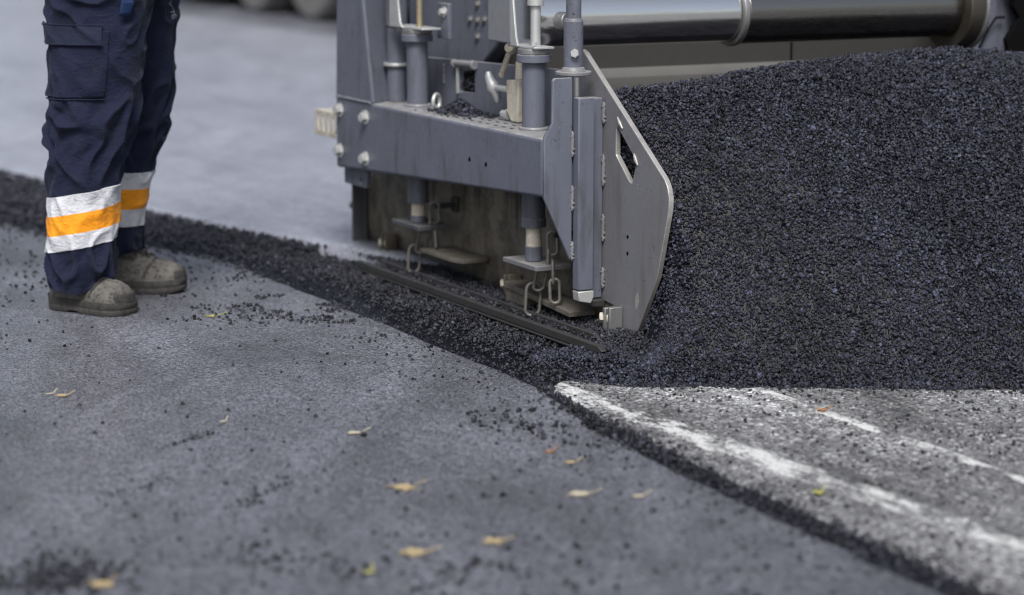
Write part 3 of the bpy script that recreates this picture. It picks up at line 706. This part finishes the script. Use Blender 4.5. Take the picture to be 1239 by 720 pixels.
# crumbs lying on the beam and in the window
n = 900
s = rng.normal(-.955, .062, n); t = np.clip(rng.normal(.075, .026, n), .02, .15); k = (s > -1.10) & (s < -.78); s, t = s[k], t[k]
z = .477 + .036 * np.exp(-((s + .955) / .075) ** 2 - ((t - .075) / .035) ** 2) * rng.random(len(s)) ** .4
s2 = rng.uniform(-1.112, -1.025, 260); t2 = rng.uniform(-.05, -.002, 260); z2 = .522 + .04 * rng.random(260) * (1 - np.abs(s2 + 1.068) / .09)
s = np.concatenate([s, s2]); t = np.concatenate([t, t2]); z = np.concatenate([z, z2])
tag(stones('beam_crumbs', st2w(s, t, z), .004 + .007 * rng.random(len(s)) ** 2, M['stone']), 'small heap of black asphalt grains lying on the grey side beam', 'asphalt crumbs', kind='stuff')

# ================================================================== the worker
def fabric(name, a, b_, rough=.85, crinkle=0, spec=.25, dirt=None, weave=900):
    k = NT(name); c = k.coord('World')
    n = k.noise(c, 9, 5, .6); f = k.noise(c, 300, 3, .6)
    cc = k.mix(k.ramp(n, [(.3, 0), (.7, 1)]), a, b_)
    if dirt:
        d = k.noise(c, 26, 6, .7); cc = k.mix(k.math('MULTIPLY', k.ramp(d, [(.56, 0), (.72, 1)]), .55), cc, dirt)
    w = k.n('ShaderNodeTexWave', wave_type='BANDS', bands_direction='DIAGONAL'); k.l(c, w.inputs[0]); w.inputs['Scale'].default_value = weave; w.inputs['Distortion'].default_value = 1
    h = k.math('ADD', k.math('MULTIPLY', w.outputs['Fac'], .25), k.math('ADD', f, k.math('MULTIPLY', k.noise(c, 45, 4, .6), 2.0)))
    nb = k.bump(h, .35, .003)
    if crinkle:
        cr = k.math('ABSOLUTE', k.math('SUBTRACT', k.noise(k.mapping(c, (1, 1, 1.6)), 38, 3, .5, .6), .5))
        nb = k.bump(k.math('ADD', cr, k.math('MULTIPLY', k.noise(c, 17, 3, .5), 1.2)), crinkle, .012, nb)
    return k.fin(cc, rough, 0, nb, spec, **{'Sheen Weight': .05, 'Sheen Roughness': .5})
M['navy'] = fabric('navy_work_cloth', (.0050, .0076, .0245), (.0088, .0126, .037), .78, dirt=(.020, .022, .032), crinkle=.5)
M['navy2'] = fabric('navy_pocket_cloth', (.009, .013, .032), (.015, .020, .044), .8, crinkle=.4)
M['silver'] = fabric('silver_reflective_tape', (.56, .57, .60), (.68, .69, .72), .5, spec=.5, dirt=(.30, .30, .32), crinkle=.55)
M['orange'] = fabric('orange_high_visibility_cloth', (.86, .30, .012), (.95, .36, .015), .7, dirt=(.45, .16, .02), crinkle=.45)
M['skin'] = NT('skin').fin((.45, .27, .19), .55, 0)
def boot_mat():
    k = NT('dirty_boot_leather'); c = k.coord('World')
    n = k.noise(c, 22, 6, .65); f = k.noise(c, 110, 5, .7); v = k.noise(c, 85, 6, .8)
    cc = k.mix(k.ramp(n, [(.3, 0), (.7, 1)]), (.158, .149, .136), (.088, .083, .076))
    cc = k.mix(k.ramp(v, [(.51, 0), (.62, .9)]), cc, (.022, .021, .021))
    cc = k.mix(k.math('MULTIPLY', k.ramp(f, [(.58, 0), (.7, 1)]), .5), cc, (.22, .205, .18))
    return k.fin(cc, .8, 0, k.bump(k.math('ADD', f, v), .5, .004), .3)
M['boot'] = boot_mat()
M['sole'] = simple_metal('dirty_rubber_sole', (.050, .047, .043), (.012, .012, .012), .85, 0, 60, .9)
M['lace'] = simple_metal('dark_lace', (.035, .033, .030), (.15, .14, .12), .9, 0, 60, .5)
M['blue'] = fabric('blue_tag', (.008, .022, .075), (.012, .030, .095), .6)
M['mark'] = fabric('pale_print', (.20, .21, .25), (.26, .27, .31), .7)

WX, WY = -1.06, 6.20
wk = thing('person', 'worker in navy cargo trousers with orange and silver bands, standing in muddy boots', 'person', (WX, WY, 0))
def loc(p): return (p[0] - WX, p[1] - WY, p[2])
# z : xl xr yc yhalf (world metres)
NEAR = [(.058, -1.168, -1.022, 6.065, .082), (.085, -1.170, -1.014, 6.065, .082), (.115, -1.172, -1.008, 6.066, .084), (.165, -1.171, -1.008, 6.066, .084), (.215, -1.175, -.996, 6.066, .086), (.265, -1.174, -.994, 6.066, .088), (.305, -1.172, -.995, 6.067, .090), (.375, -1.170, -.983, 6.068, .092), (.475, -1.166, -.957, 6.07, .096), (.545, -1.161, -.938, 6.075, .100), (.60, -1.160, -.928, 6.08, .103), (.70, -1.162, -.915, 6.09, .108), (.785, -1.166, -.907, 6.10, .112), (.90, -1.175, -.900, 6.12, .12)]
FAR = [(.070, -1.135, -.990, 6.352, .078), (.10, -1.138, -.987, 6.352, .080), (.186, -1.140, -.981, 6.35, .082), (.233, -1.142, -.969, 6.35, .084), (.33, -1.142, -.947, 6.348, .086), (.41, -1.140, -.920, 6.345, .09), (.49, -1.138, -.898, 6.342, .094), (.554, -1.135, -.885, 6.338, .098), (.626, -1.135, -.880, 6.33, .102), (.77, -1.140, -.868, 6.315, .108), (.90, -1.150, -.868, 6.30, .12)]
def leg_pt(T, z, th, off=0, wr=1):
    zs = [r[0] for r in T]
    # smooth interpolation over the table
    def ip(i):
        a = [np.interp(z + d, zs, [r[i] for r in T]) for d in (-.02, 0, .02)]; return (a[0] + 2 * a[1] + a[2]) / 4
    xl, xr, yc, hy = ip(1), ip(2), ip(3), ip(4)
    xc, hx = (xl + xr) / 2, (xr - xl) / 2
    c, s_ = math.cos(th), math.sin(th)
    e = .88
    px = math.copysign(abs(c) ** e, c); py = math.copysign(abs(s_) ** e, s_)
    # folds: diagonal ridges, stronger at knee and ankle
    kk = math.exp(-((z - .46) / .11) ** 2) * .9 + math.exp(-((z - .11) / .06) ** 2) * .85 + math.exp(-((z - .80) / .08) ** 2) * .6 + .28
    sd = 3.1 if T is NEAR else 9.7
    q = Vector((c * 1.5 + sd, s_ * 1.5, z * 12.5 + 1.3 * math.sin(th * 1.0 + .6) + sd))
    n1 = noise.noise(q); n2 = noise.noise(Vector((c * 2.6 - sd, s_ * 2.6, z * 21 - 1.4 * math.sin(th + 1.2))))
    n3 = noise.noise(Vector((c * 5, s_ * 5 + sd, z * 38)))
    ridge = 1.45 / (1 + (n1 * 6.5) ** 2) - .5
    d = wr * kk * (.0135 * ridge + .0105 * n2 + .0014 * n3) - .003
    d += off
    return (xc + (hx + d) * px, yc - (hy + d) * py, z)
def leg_mesh(mb, T, z0, z1, nz, nth=120, tilt=0.0, hemflare=True):
    rows = []
    for i in range(nz + 1):
        z = z0 + (z1 - z0) * i / nz; row = []
        for j in range(nth):
            th = 2 * math.pi * j / nth; p = leg_pt(T, z, th, 0)
            zz = p[2]
            if z < z0 + .03:   # uneven hem: lifted over the instep
                f = 1 - (z - z0) / .03; zz += f * (.016 * max(0, math.cos(th)) + .004 * math.sin(3 * th))
            row.append(loc((p[0], p[1], zz)))
        rows.append(row)
    # inner lip
    rows.insert(0, [loc(leg_pt(T, z0 + .02, 2 * math.pi * j / nth, -.006)) for j in range(nth)])
    mb.grid(rows, True)
tm = MB()
leg_mesh(tm, NEAR, .056, .90, 300, 200); leg_mesh(tm, FAR, .096, .90, 300, 200)
rows = []
for i in range(9):           # seat and waist
    z = .80 + .03 * i; f = i / 8
    rows.append([loc((-1.035 + (.135 - .015 * f) * math.copysign(abs(math.cos(a)) ** .8, math.cos(a)), 6.205 - (.215 - .04 * f) * math.copysign(abs(math.sin(a)) ** .8, math.sin(a)), z)) for a in [2 * math.pi * k / 64 for k in range(64)]])
tm.grid(rows, True)
trs = tm.build('trousers', M['navy'], wk, ang=80)
def patch(T, z0, z1, a0, a1, off, nz, na, mb, ztilt=0, closed=False, lo=True, hi=True):
    rows = []
    for i in range(nz + 1):
        row = []
        for j in range(na + (0 if closed else 1)):
            th = R(a0 + (a1 - a0) * j / na); z = z0 + (z1 - z0) * i / nz + ztilt * math.cos(th)
            edge = min(i if lo else 99, nz - i if hi else 99, 99 if closed else j, 99 if closed else na - j)
            o_ = off if edge > 0 else -.006
            row.append(loc(leg_pt(T, z, th, o_)))
        rows.append(row)
    mb.grid(rows, closed)
for T, zz, tl in ((NEAR, (.310, .259, .209, .166), .017), (FAR, (.330, .284, .231, .182), -.006)):
    for a, b_, nm, mt in ((zz[0], zz[1], 'reflective_band', 'silver'), (zz[1], zz[2], 'orange_band', 'orange'), (zz[2], zz[3], 'reflective_band', 'silver')):
        m = MB(); patch(T, b_, a, 0, 360, .0028, 16, 120, m, tl, True, lo=(b_ == zz[3]), hi=(a == zz[0])); m.build(nm, M[mt], trs, ang=60)
m = MB(); patch(NEAR, .545, .715, 70, 178, .006, 40, 50, m); m.build('cargo_pocket', M['navy'], trs, ang=60)
m = MB(); patch(NEAR, .676, .728, 78, 190, .0125, 18, 50, m); m.build('pocket_flap', M['navy2'], trs, ang=60)
# hems and seams as raised cords
m = MB()
for z, a0, a1, o_ in ((.5435, 70, 178, .0035), (.727, 78, 190, .013), (.679, 78, 190, .0135)):
    m = MB(); m.tube([(lambda p: (p[0], -p[1], p[2]))(loc(leg_pt(NEAR, z, R(a0 + (a1 - a0) * k / 40), o_))) for k in range(41)], .0016, seg=6); m.build('seam', M['navy2'], trs)

# small blue tag and the pale vertical print on the far leg
m = MB(); rows = []
for i in range(9):
    z = .748 + .09 * i / 8; rows.append([loc((lambda p: (p[0], p[1] - .004, p[2]))(leg_pt(NEAR, z, R(62 - 13 * j / 5), .014 + (.003 if 0 < i < 8 else 0)))) for j in range(6)])
m.grid(rows); bt_ = m.build('fabric_tag', M['blue'], trs)
sol = bt_.modifiers.new('thick', 'SOLIDIFY'); sol.thickness = .002
def leg_print(text, z0, height, th_deg):
    cu = bpy.data.curves.new('print_text', 'FONT'); cu.body = text; cu.size = 1.0; cu.resolution_u = 3
    tmp = bpy.data.objects.new('tmp', cu); col.objects.link(tmp)
    dg = bpy.context.evaluated_depsgraph_get(); me = bpy.data.meshes.new_from_object(tmp.evaluated_get(dg))
    bpy.data.objects.remove(tmp); bpy.data.curves.remove(cu)
    for v in me.vertices:
        x, y = v.co.x, v.co.y
        z = z0 + x * height; th = R(th_deg) + (y - .35) * height / .11
        v.co = loc(leg_pt(FAR, z, th, .0022))
    o = link('printed_lettering', me, M['mark'], trs)
    return o
leg_print('BLÅKLÄDER', .722, .030, 16)

# boots
def boot(heel, toe, ankle_z, name='boot', toelift=0.0, yaw_w=1.0):
    heel = Vector((*heel, 0)); toe = Vector((*toe, 0)); d = (toe - heel); L_ = d.length; d.normalize(); n_ = Vector((-d.y, d.x, 0))
    Lp = [0, .04, .1, .2, .32, .42, .5, .58, .66, .74, .82, .9, .955, .99, 1]
    H = [.08, .12, .15, .165, .165, .155, .135, .113, .097, .088, .083, .077, .067, .049, .034]
    Wd = [.012, .026, .034, .038, .039, .040, .043, .047, .051, .0535, .0535, .049, .041, .026, .014]
    fs = np.linspace(0, 1, 60)
    h = np.interp(fs, Lp, H); w = np.interp(fs, Lp, Wd)
    ker = np.array([1, 2, 3, 2, 1]) / 9.; h = np.convolve(np.pad(h, 2, 'edge'), ker, 'valid'); w = np.convolve(np.pad(w, 2, 'edge'), ker, 'valid')
    z0 = .026; rows = []
    for f, hh, ww in zip(fs, h, w):
        row = []; lift = toelift * max(0, f - .6) ** 2
        for j in range(41):
            a = math.pi * j / 40; c = math.cos(a); s_ = math.sin(a) ** .62
            narrow = 1 - .42 * (s_ ** 2) * (1 if f < .55 else .7)
            p = heel + d * (f * L_ * .985 + .003) + n_ * (ww * narrow * (abs(c) ** .75) * (1 if c > 0 else -1)) + Vector((0, 0, z0 + (hh - z0) * s_ + lift))
            nn = noise.noise(p * 38) * .0025 + noise.noise(p * 95) * .0012
            cr = .0045 * math.exp(-((f - .60 + .03 * math.sin(a * 3)) / .018) ** 2) * s_ + .004 * math.exp(-((f - .66 + .02 * math.sin(a * 4 + 1)) / .014) ** 2) * s_ + .003 * math.exp(-((f - .54 + .02 * math.sin(a * 3 + 2)) / .014) ** 2) * s_
            p = p + Vector((0, 0, nn - cr)) + n_ * nn * c
            row.append(loc(p))
        rows.append(row)
    m = MB(); V = m.grid(rows)
    m.bm.faces.new(V[0]); m.bm.faces.new(V[-1][::-1])
    bt = m.build(name, M['boot'], wk, ang=70)
    # welt + sole
    outl = []
    for f, ww in zip(fs, w): outl.append((f, ww + .0045 + (.003 if f > .9 else 0)))
    side = [(f, x) for f, x in outl] + [(1.012, .006)] + [(1.012, -.006)] + [(f, -x) for f, x in outl[::-1]]
    def ring(z, inset, fcut=None):
        out = []
        for f, x in side:
            lift = toelift * max(0, f - .6) ** 2
            zz = z + lift
            if z < .006 and .34 < f < .46: zz += .009
            p = heel + d * (f * L_ * (1 - inset) + inset * L_ * .5) + n_ * (x * (1 - inset * 2)) + Vector((0, 0, zz))
            nn = noise.noise(p * 60) * .0015 + (.0016 if (z < .02 and int(f * 26) % 2) else 0)
            out.append(loc(p + n_ * nn * (1 if x > 0 else -1)))
        return out
    m = MB(); V = m.grid([ring(.001, .015), ring(.006, .0), ring(.013, .0), ring(.0145, .010), ring(.017, .010), ring(.0185, 0), ring(.030, .0), ring(.034, .012)], True)
    m.bm.faces.new(V[0][::-1]); m.bm.faces.new(V[-1]); m.build('sole', M['sole'], bt, ang=50)
    # toe bumper and laces
    m = MB(); rr = []
    for i in range(6):
        hh = .030 + .026 * i / 5; row = []
        for j in range(25):
            a = R(-72 + 144 * j / 24); f = .885 + .125 * math.cos(a) * (1 - .10 * i / 5 * (i / 5)); x = .0475 * math.sin(a) * (1 - .12 * (i / 5) ** 2)
            row.append(loc(heel + d * (f * L_) + n_ * x + Vector((0, 0, hh + toelift * max(0, f - .6) ** 2))))
        rr.append(row)
    m.grid(rr); tb_ = m.build('toe_bumper', M['sole'] , bt, ang=60); so = tb_.modifiers.new('thick', 'SOLIDIFY'); so.thickness = .003; so.offset = -1
    m = MB()
    for f in (.43, .49, .55, .605, .655):
        hh = np.interp(f, fs, h) + .002; ww = .018
        pts = [heel + d * (f * L_ + .006 * math.sin(k)) + n_ * (ww * (k / 4 - 1)) + Vector((0, 0, hh + .0015 - .006 * (k / 4 - 1) ** 2)) for k in range(9)]
        m.tube([(lambda q: (q[0], -q[1], q[2]))(loc(p)) for p in pts], .0033, seg=8)
    m.build('lace', M['lace'], bt)
    def seamline(fn, n=31, r=.0013):
        mm = MB(); mm.tube([(lambda q: (q[0], -q[1], q[2]))(loc(fn(i / (n - 1)))) for i in range(n)], r, seg=6); mm.build('seam', M['lace'], bt)
    def surf(f, a, o_=.0008):
        hh = float(np.interp(f, fs, h)); ww = float(np.interp(f, fs, w)); c = math.cos(a); s_ = math.sin(a) ** .62
        narrow = 1 - .42 * (s_ ** 2) * (1 if f < .55 else .7)
        return heel + d * (f * L_ * .985 + .003) + n_ * ((ww * narrow * abs(c) ** .75 + o_) * (1 if c > 0 else -1)) + Vector((0, 0, z0 + (hh - z0) * s_ + toelift * max(0, f - .6) ** 2 + o_))
    seamline(lambda x: surf(.74 - .10 * abs(2 * x - 1) ** 2, math.pi * (.03 + .94 * x)))
    seamline(lambda x: surf(.725 - .10 * abs(2 * x - 1) ** 2, math.pi * (.03 + .94 * x)))
    seamline(lambda x: surf(.36 + .28 * x, math.pi * (.70 - .05 * x)))
    seamline(lambda x: surf(.36 + .28 * x, math.pi * (.30 + .05 * x)))
    return bt
boot((-1.178, 6.112), (-.962, 5.992), .1)
boot((-1.150, 6.352), (-.868, 6.338), .1, toelift=.05)

# body (one skinned figure) and upper clothing
def skinned(name, verts, edges, radii, mat, parent, root=0, sub=2):
    me = bpy.data.meshes.new(name); me.from_pydata([loc(v) for v in verts], edges, []); me.update()
    o = link(name, me, mat, parent)
    sk_ = o.modifiers.new('skin', 'SKIN'); sk_.use_smooth_shade = True
    for i, r in enumerate(radii): me.skin_vertices[0].data[i].radius = (r, r) if isinstance(r, float) else r
    me.skin_vertices[0].data[root].use_root = True
    sb = o.modifiers.new('sub', 'SUBSURF'); sb.levels = sub; sb.render_levels = sub
    return o
bv = [(-1.035, 6.205, .93), (-1.035, 6.205, 1.10), (-1.03, 6.205, 1.28), (-1.025, 6.205, 1.42), (-1.015, 6.205, 1.50), (-1.0, 6.205, 1.56), (-.99, 6.205, 1.64), (-.99, 6.205, 1.74),
      (-1.04, 6.115, .88), (-1.05, 6.075, .50), (-1.085, 6.07, .12), (-1.04, 6.295, .88), (-1.03, 6.33, .50), (-1.075, 6.35, .12),
      (-1.03, 6.03, 1.42), (-1.02, 5.98, 1.16), (-.86, 6.03, 1.00), (-.78, 6.07, .985), (-1.03, 6.38, 1.42), (-1.02, 6.43, 1.16), (-.86, 6.38, 1.00), (-.78, 6.34, .985)]
be = [(0, 1), (1, 2), (2, 3), (3, 4), (4, 5), (5, 6), (6, 7), (0, 8), (8, 9), (9, 10), (0, 11), (11, 12), (12, 13), (3, 14), (14, 15), (15, 16), (16, 17), (3, 18), (18, 19), (19, 20), (20, 21)]
br = [.12, .12, .13, .10, .055, .06, .085, .07, .08, .055, .04, .08, .055, .04, .055, .042, .03, .03, .055, .042, .03, .03]
for wi, sg in ((17, 1), (21, -1)):
    wx, wy, wz = bv[wi]
    for fi, (dy, ln, dz) in enumerate([(-.030, .055, .004), (-.010, .066, .0), (.010, .062, -.002), (.029, .048, -.004), (.040, .038, .018)]):
        th_ = fi == 4; base = len(bv)
        bv += [(wx + (.045 if not th_ else .005), wy + sg * dy * .95, wz - .004 + dz), (wx + (.045 if not th_ else .02) + ln * .55, wy + sg * dy * (1.05 if not th_ else 1.35), wz - .012 + dz), (wx + (.045 if not th_ else .03) + ln * .95, wy + sg * dy * (1.05 if not th_ else 1.45), wz - .036 + dz)]
        be += [(wi, base), (base, base + 1), (base + 1, base + 2)]; br += [.0115, .0095, .0075]
skinned('body', bv, be, br, M['skin'], wk)
M['jacket'] = fabric('orange_jacket_cloth', (.80, .26, .015), (.90, .32, .02), .75)
skinned('jacket', [bv[0], bv[1], bv[2], bv[3], bv[4], bv[14], bv[15], bv[16], bv[18], bv[19], bv[20]], [(0, 1), (1, 2), (2, 3), (3, 4), (3, 5), (5, 6), (6, 7), (3, 8), (8, 9), (9, 10)], [.165, .155, .155, .125, .07, .075, .06, .05, .075, .06, .05], M['jacket'], wk, sub=2)
hm = MB(); rows = []
for i in range(9):
    a = R(90 * i / 8); r = .125 * math.cos(a) + .0005; rows.append([loc((-.99 + r * 1.12 * math.cos(b_), 6.205 + r * math.sin(b_), 1.69 + .13 * math.sin(a))) for b_ in [2 * math.pi * k / 32 for k in range(32)]])
rows.insert(0, [loc((-.985 + .165 * math.cos(b_) * (1.15 if math.cos(b_) > 0 else .95), 6.205 + .14 * math.sin(b_), 1.683)) for b_ in [2 * math.pi * k / 32 for k in range(32)]])
hm.grid(rows, True)
M['helmet'] = NT('helmet_shell').fin((.75, .75, .74), .35, 0)
hm.build('helmet', M['helmet'], wk, ang=50)

# ================================================================== fallen leaves
def leaf_mat(name, a, b_):
    k = NT(name); c = k.coord('Object'); n = k.noise(c, 60, 5, .6)
    return k.fin(k.mix(k.ramp(n, [(.35, 0), (.65, 1)]), a, b_), .6, 0, k.bump(n, .4, .003), .4)
LM = [leaf_mat('ochre_leaf', (.46, .36, .19), (.32, .25, .14)), leaf_mat('pale_straw_leaf', (.52, .47, .36), (.36, .32, .23)), leaf_mat('yellow_green_leaf', (.48, .44, .12), (.27, .28, .07)), leaf_mat('rust_leaf', (.42, .20, .07), (.22, .11, .05))]
def leaf(x, y, z, size, rz, mi, label, ragged=.5, asp=.55, lobes=7):
    me = MB(); r_ = random.Random(int(x * 1000) + int(y * 977)); nn = lobes * 2; pts = []; asp = min(1.15, asp * 2.1)
    for i in range(nn):
        a = 2 * math.pi * i / nn + r_.uniform(-.12, .12); rr = size * .5 * ((1 - .15 * r_.random()) if i % 2 == 0 else (1 - ragged) * (.7 + .5 * r_.random()))
        rr *= r_.uniform(.6, 1.1); pts.append((rr * math.cos(a), rr * asp * math.sin(a)))
    rows = []
    for f in (0.0001, .35, .7, 1.0):
        rows.append([(px * f * .92, py * f * .92, .001 + .0022 * f * f * abs(math.sin(i * 1.3 + x * 9)) * size / .07) for i, (px, py) in enumerate(pts)])
    me.grid(rows, True)
    # stalk
    me.tube([(size * .30 * k / 3 + size * .25, -.004 * k, .003 + .002 * k) for k in range(4)], .0012, seg=5)
    o = me.build('fallen_leaf', LM[mi], None, ang=60); o.location = (x, y, z); o.rotation_euler = (0, 0, rz)
    return tag(o, label, 'leaf', 'leaf scraps lying on the asphalt')
LV = [(-.753, 5.945, .075, .2, 2, 'small yellow green sprig on the lane just right of the worker\'s boots', .75, .5, 5),
      (-.956, 5.021, .05, .1, 0, 'ochre leaf scrap on the smooth lane nearest the left picture edge, below the boots', .5, .4, 6),
      (-.985, 5.04, .035, .4, 1, 'tiny pale straw bit just left of the ochre scrap near the left edge', .6, .4, 5),
      (-.584, 4.769, .028, .5, 1, 'tiny pale fleck alone in the middle of the left lane', .6, .6, 5),
      (-.31, 4.673, .055, .1, 1, 'pale straw leaf lying flat on the lane, right of the tiny fleck', .5, .35, 6),
      (-.194, 4.246, .085, .35, 0, 'bright ochre torn leaf in the middle of the lane', .55, .5, 7),
      (-.161, 3.814, .085, .05, 0, 'large blurred ochre leaf close to the viewer, near the bottom centre', .5, .5, 7),
      (-.031, 3.878, .062, -.2, 0, 'blurred ochre leaf right beside the large one near the bottom centre', .5, .45, 6),
      (-.644, 3.637, .062, .5, 0, 'yellow leaf nearest the viewer at the bottom left among dark crumbs', .4, .7, 6),
      (-.225, 3.70, .032, .9, 2, 'small greenish leaf bit below the large blurred ochre leaf', .5, .6, 5),
      (.072, 4.52, .030, .2, 3, 'small rust coloured scrap among crumbs beside the joint', .5, .6, 6),
      (.11, 4.434, .040, -.1, 0, 'ochre scrap just in front of the rust coloured one beside the joint', .5, .45, 6),
      (.119, 4.187, .075, 0, 1, 'pale straw leaf spread flat on the lane right of the bright ochre one', .5, .4, 7),
      (.225, 4.176, .045, .1, 1, 'small pale straw scrap right of the flat straw leaf', .5, .35, 6),
      (.561, 4.307, .040, .4, 2, 'yellow green leaf lying on the broad white line', .5, .6, 6),
      (.655, 5.0, .050, .1, 3, 'rust brown leaf on the old road at the foot of the heap', .5, .5, 7)]
for (x, y, sz, rz, mi, lb, rg_, asp, lo) in LV:
    d_ = Vector((x, y, 0)) - ORG; s_ = d_.dot(D); t_ = d_.dot(N)
    on_lane = t_ > float(t_joint(np.array([s_]))[0])
    leaf(x, y, (float(zlane(np.array([s_]), np.array([t_]))[0]) if on_lane else ZOLD + .004) + .001, sz, rz, mi, lb, rg_, asp, lo)

# ================================================================== lorry far behind
LO = st2w(np.array([-13.4]), np.array([-4.30]), np.array([ZOLD + .004]))[0]
lo = thing('lorry', 'dark blurred lorry far behind the fresh mat, grey tyres and underside in view', 'lorry', tuple(LO), ROTZ)
M['lorry'] = simple_metal('dark_lorry_paint', (.012, .012, .014), (.006, .006, .006), .5, 0, 5, .5)
M['tyre'] = simple_metal('dusty_tyre', (.17, .165, .16), (.09, .09, .09), .9, 0, 20, .5)
m = MB().box(-6.5, 2.6, -2.2, -.15, .12, 1.0); m.build('chassis', M['lorry'], lo, .03)
m = MB().prism([(-4.2, 1.02), (2.6, 1.02), (2.8, 2.6), (-4.2, 2.6)], -2.3, -.02); m.build('cargo_box', M['lorry'], lo, .03)
m = MB().prism([(-6.6, .9), (-4.5, .9), (-4.5, 2.9), (-6.2, 2.9), (-6.6, 1.9)], -2.3, -.02); m.build('cab', M['lorry'], lo, .05)
m = MB().box(-4.3, -1.6, -.2, -.03, .06, .8); m.build('side_skirt', M['lorry'], lo, .02)
for s_ in (-5.6, -.63, .60):
    for t0 in (0, -1.95):
        w_ = MB().cyl((s_, t0 - .30, .50), (s_, t0, .50), .50, seg=48).build('wheel', M['tyre'], lo, .04)
        MB().cyl((s_, t0 + .001, .50), (s_, t0 + .012, .50), .28, seg=32).build('hub', M['lorry'], w_, .01)

# ================================================================== light, sky, camera
w = bpy.data.worlds.new('World'); scene.world = w; w.use_nodes = True
nt = w.node_tree; bg = nt.nodes['Background']
sky = nt.nodes.new('ShaderNodeTexSky'); sky.sky_type = 'NISHITA'; sky.sun_disc = False
SUN_EL, SUN_AZ = 51.0, 182.0
sky.sun_elevation = R(SUN_EL); sky.sun_rotation = R(SUN_AZ); sky.air_density = 1.0; sky.dust_density = 3.0; sky.ozone_density = 1.0
hs = nt.nodes.new('ShaderNodeHueSaturation'); hs.inputs['Saturation'].default_value = .72
nt.links.new(sky.outputs[0], hs.inputs['Color']); nt.links.new(hs.outputs[0], bg.inputs[0]); bg.inputs[1].default_value = .13
sl_ = bpy.data.lights.new('sun', 'SUN'); sl_.energy = 3.7; sl_.angle = R(22); sl_.color = (1, .985, .965)
so = bpy.data.objects.new('sun', sl_); col.objects.link(so)
az, el = R(SUN_AZ), R(SUN_EL)
dirv = Vector((math.sin(az) * math.cos(el), math.cos(az) * math.cos(el), math.sin(el)))
so.rotation_euler = (-dirv).to_track_quat('-Z', 'Y').to_euler()

cam = bpy.data.cameras.new('camera'); co = bpy.data.objects.new('camera', cam); col.objects.link(co)
co.location = (0, 0, 1.09); co.rotation_euler = (R(90 - 9.9), 0, 0)
cam.sensor_width = 36; cam.sensor_fit = 'HORIZONTAL'; cam.lens = 85.0; cam.clip_end = 3000; cam.clip_start = .1
cam.dof.use_dof = True; cam.dof.focus_distance = 5.6; cam.dof.aperture_fstop = 2.0; cam.dof.aperture_blades = 9
scene.camera = co
scene.cycles.use_denoising = True
scene.cycles.filter_width = 1.15
scene.view_settings.view_transform = 'Standard'; scene.view_settings.look = 'None'; scene.view_settings.exposure = 0
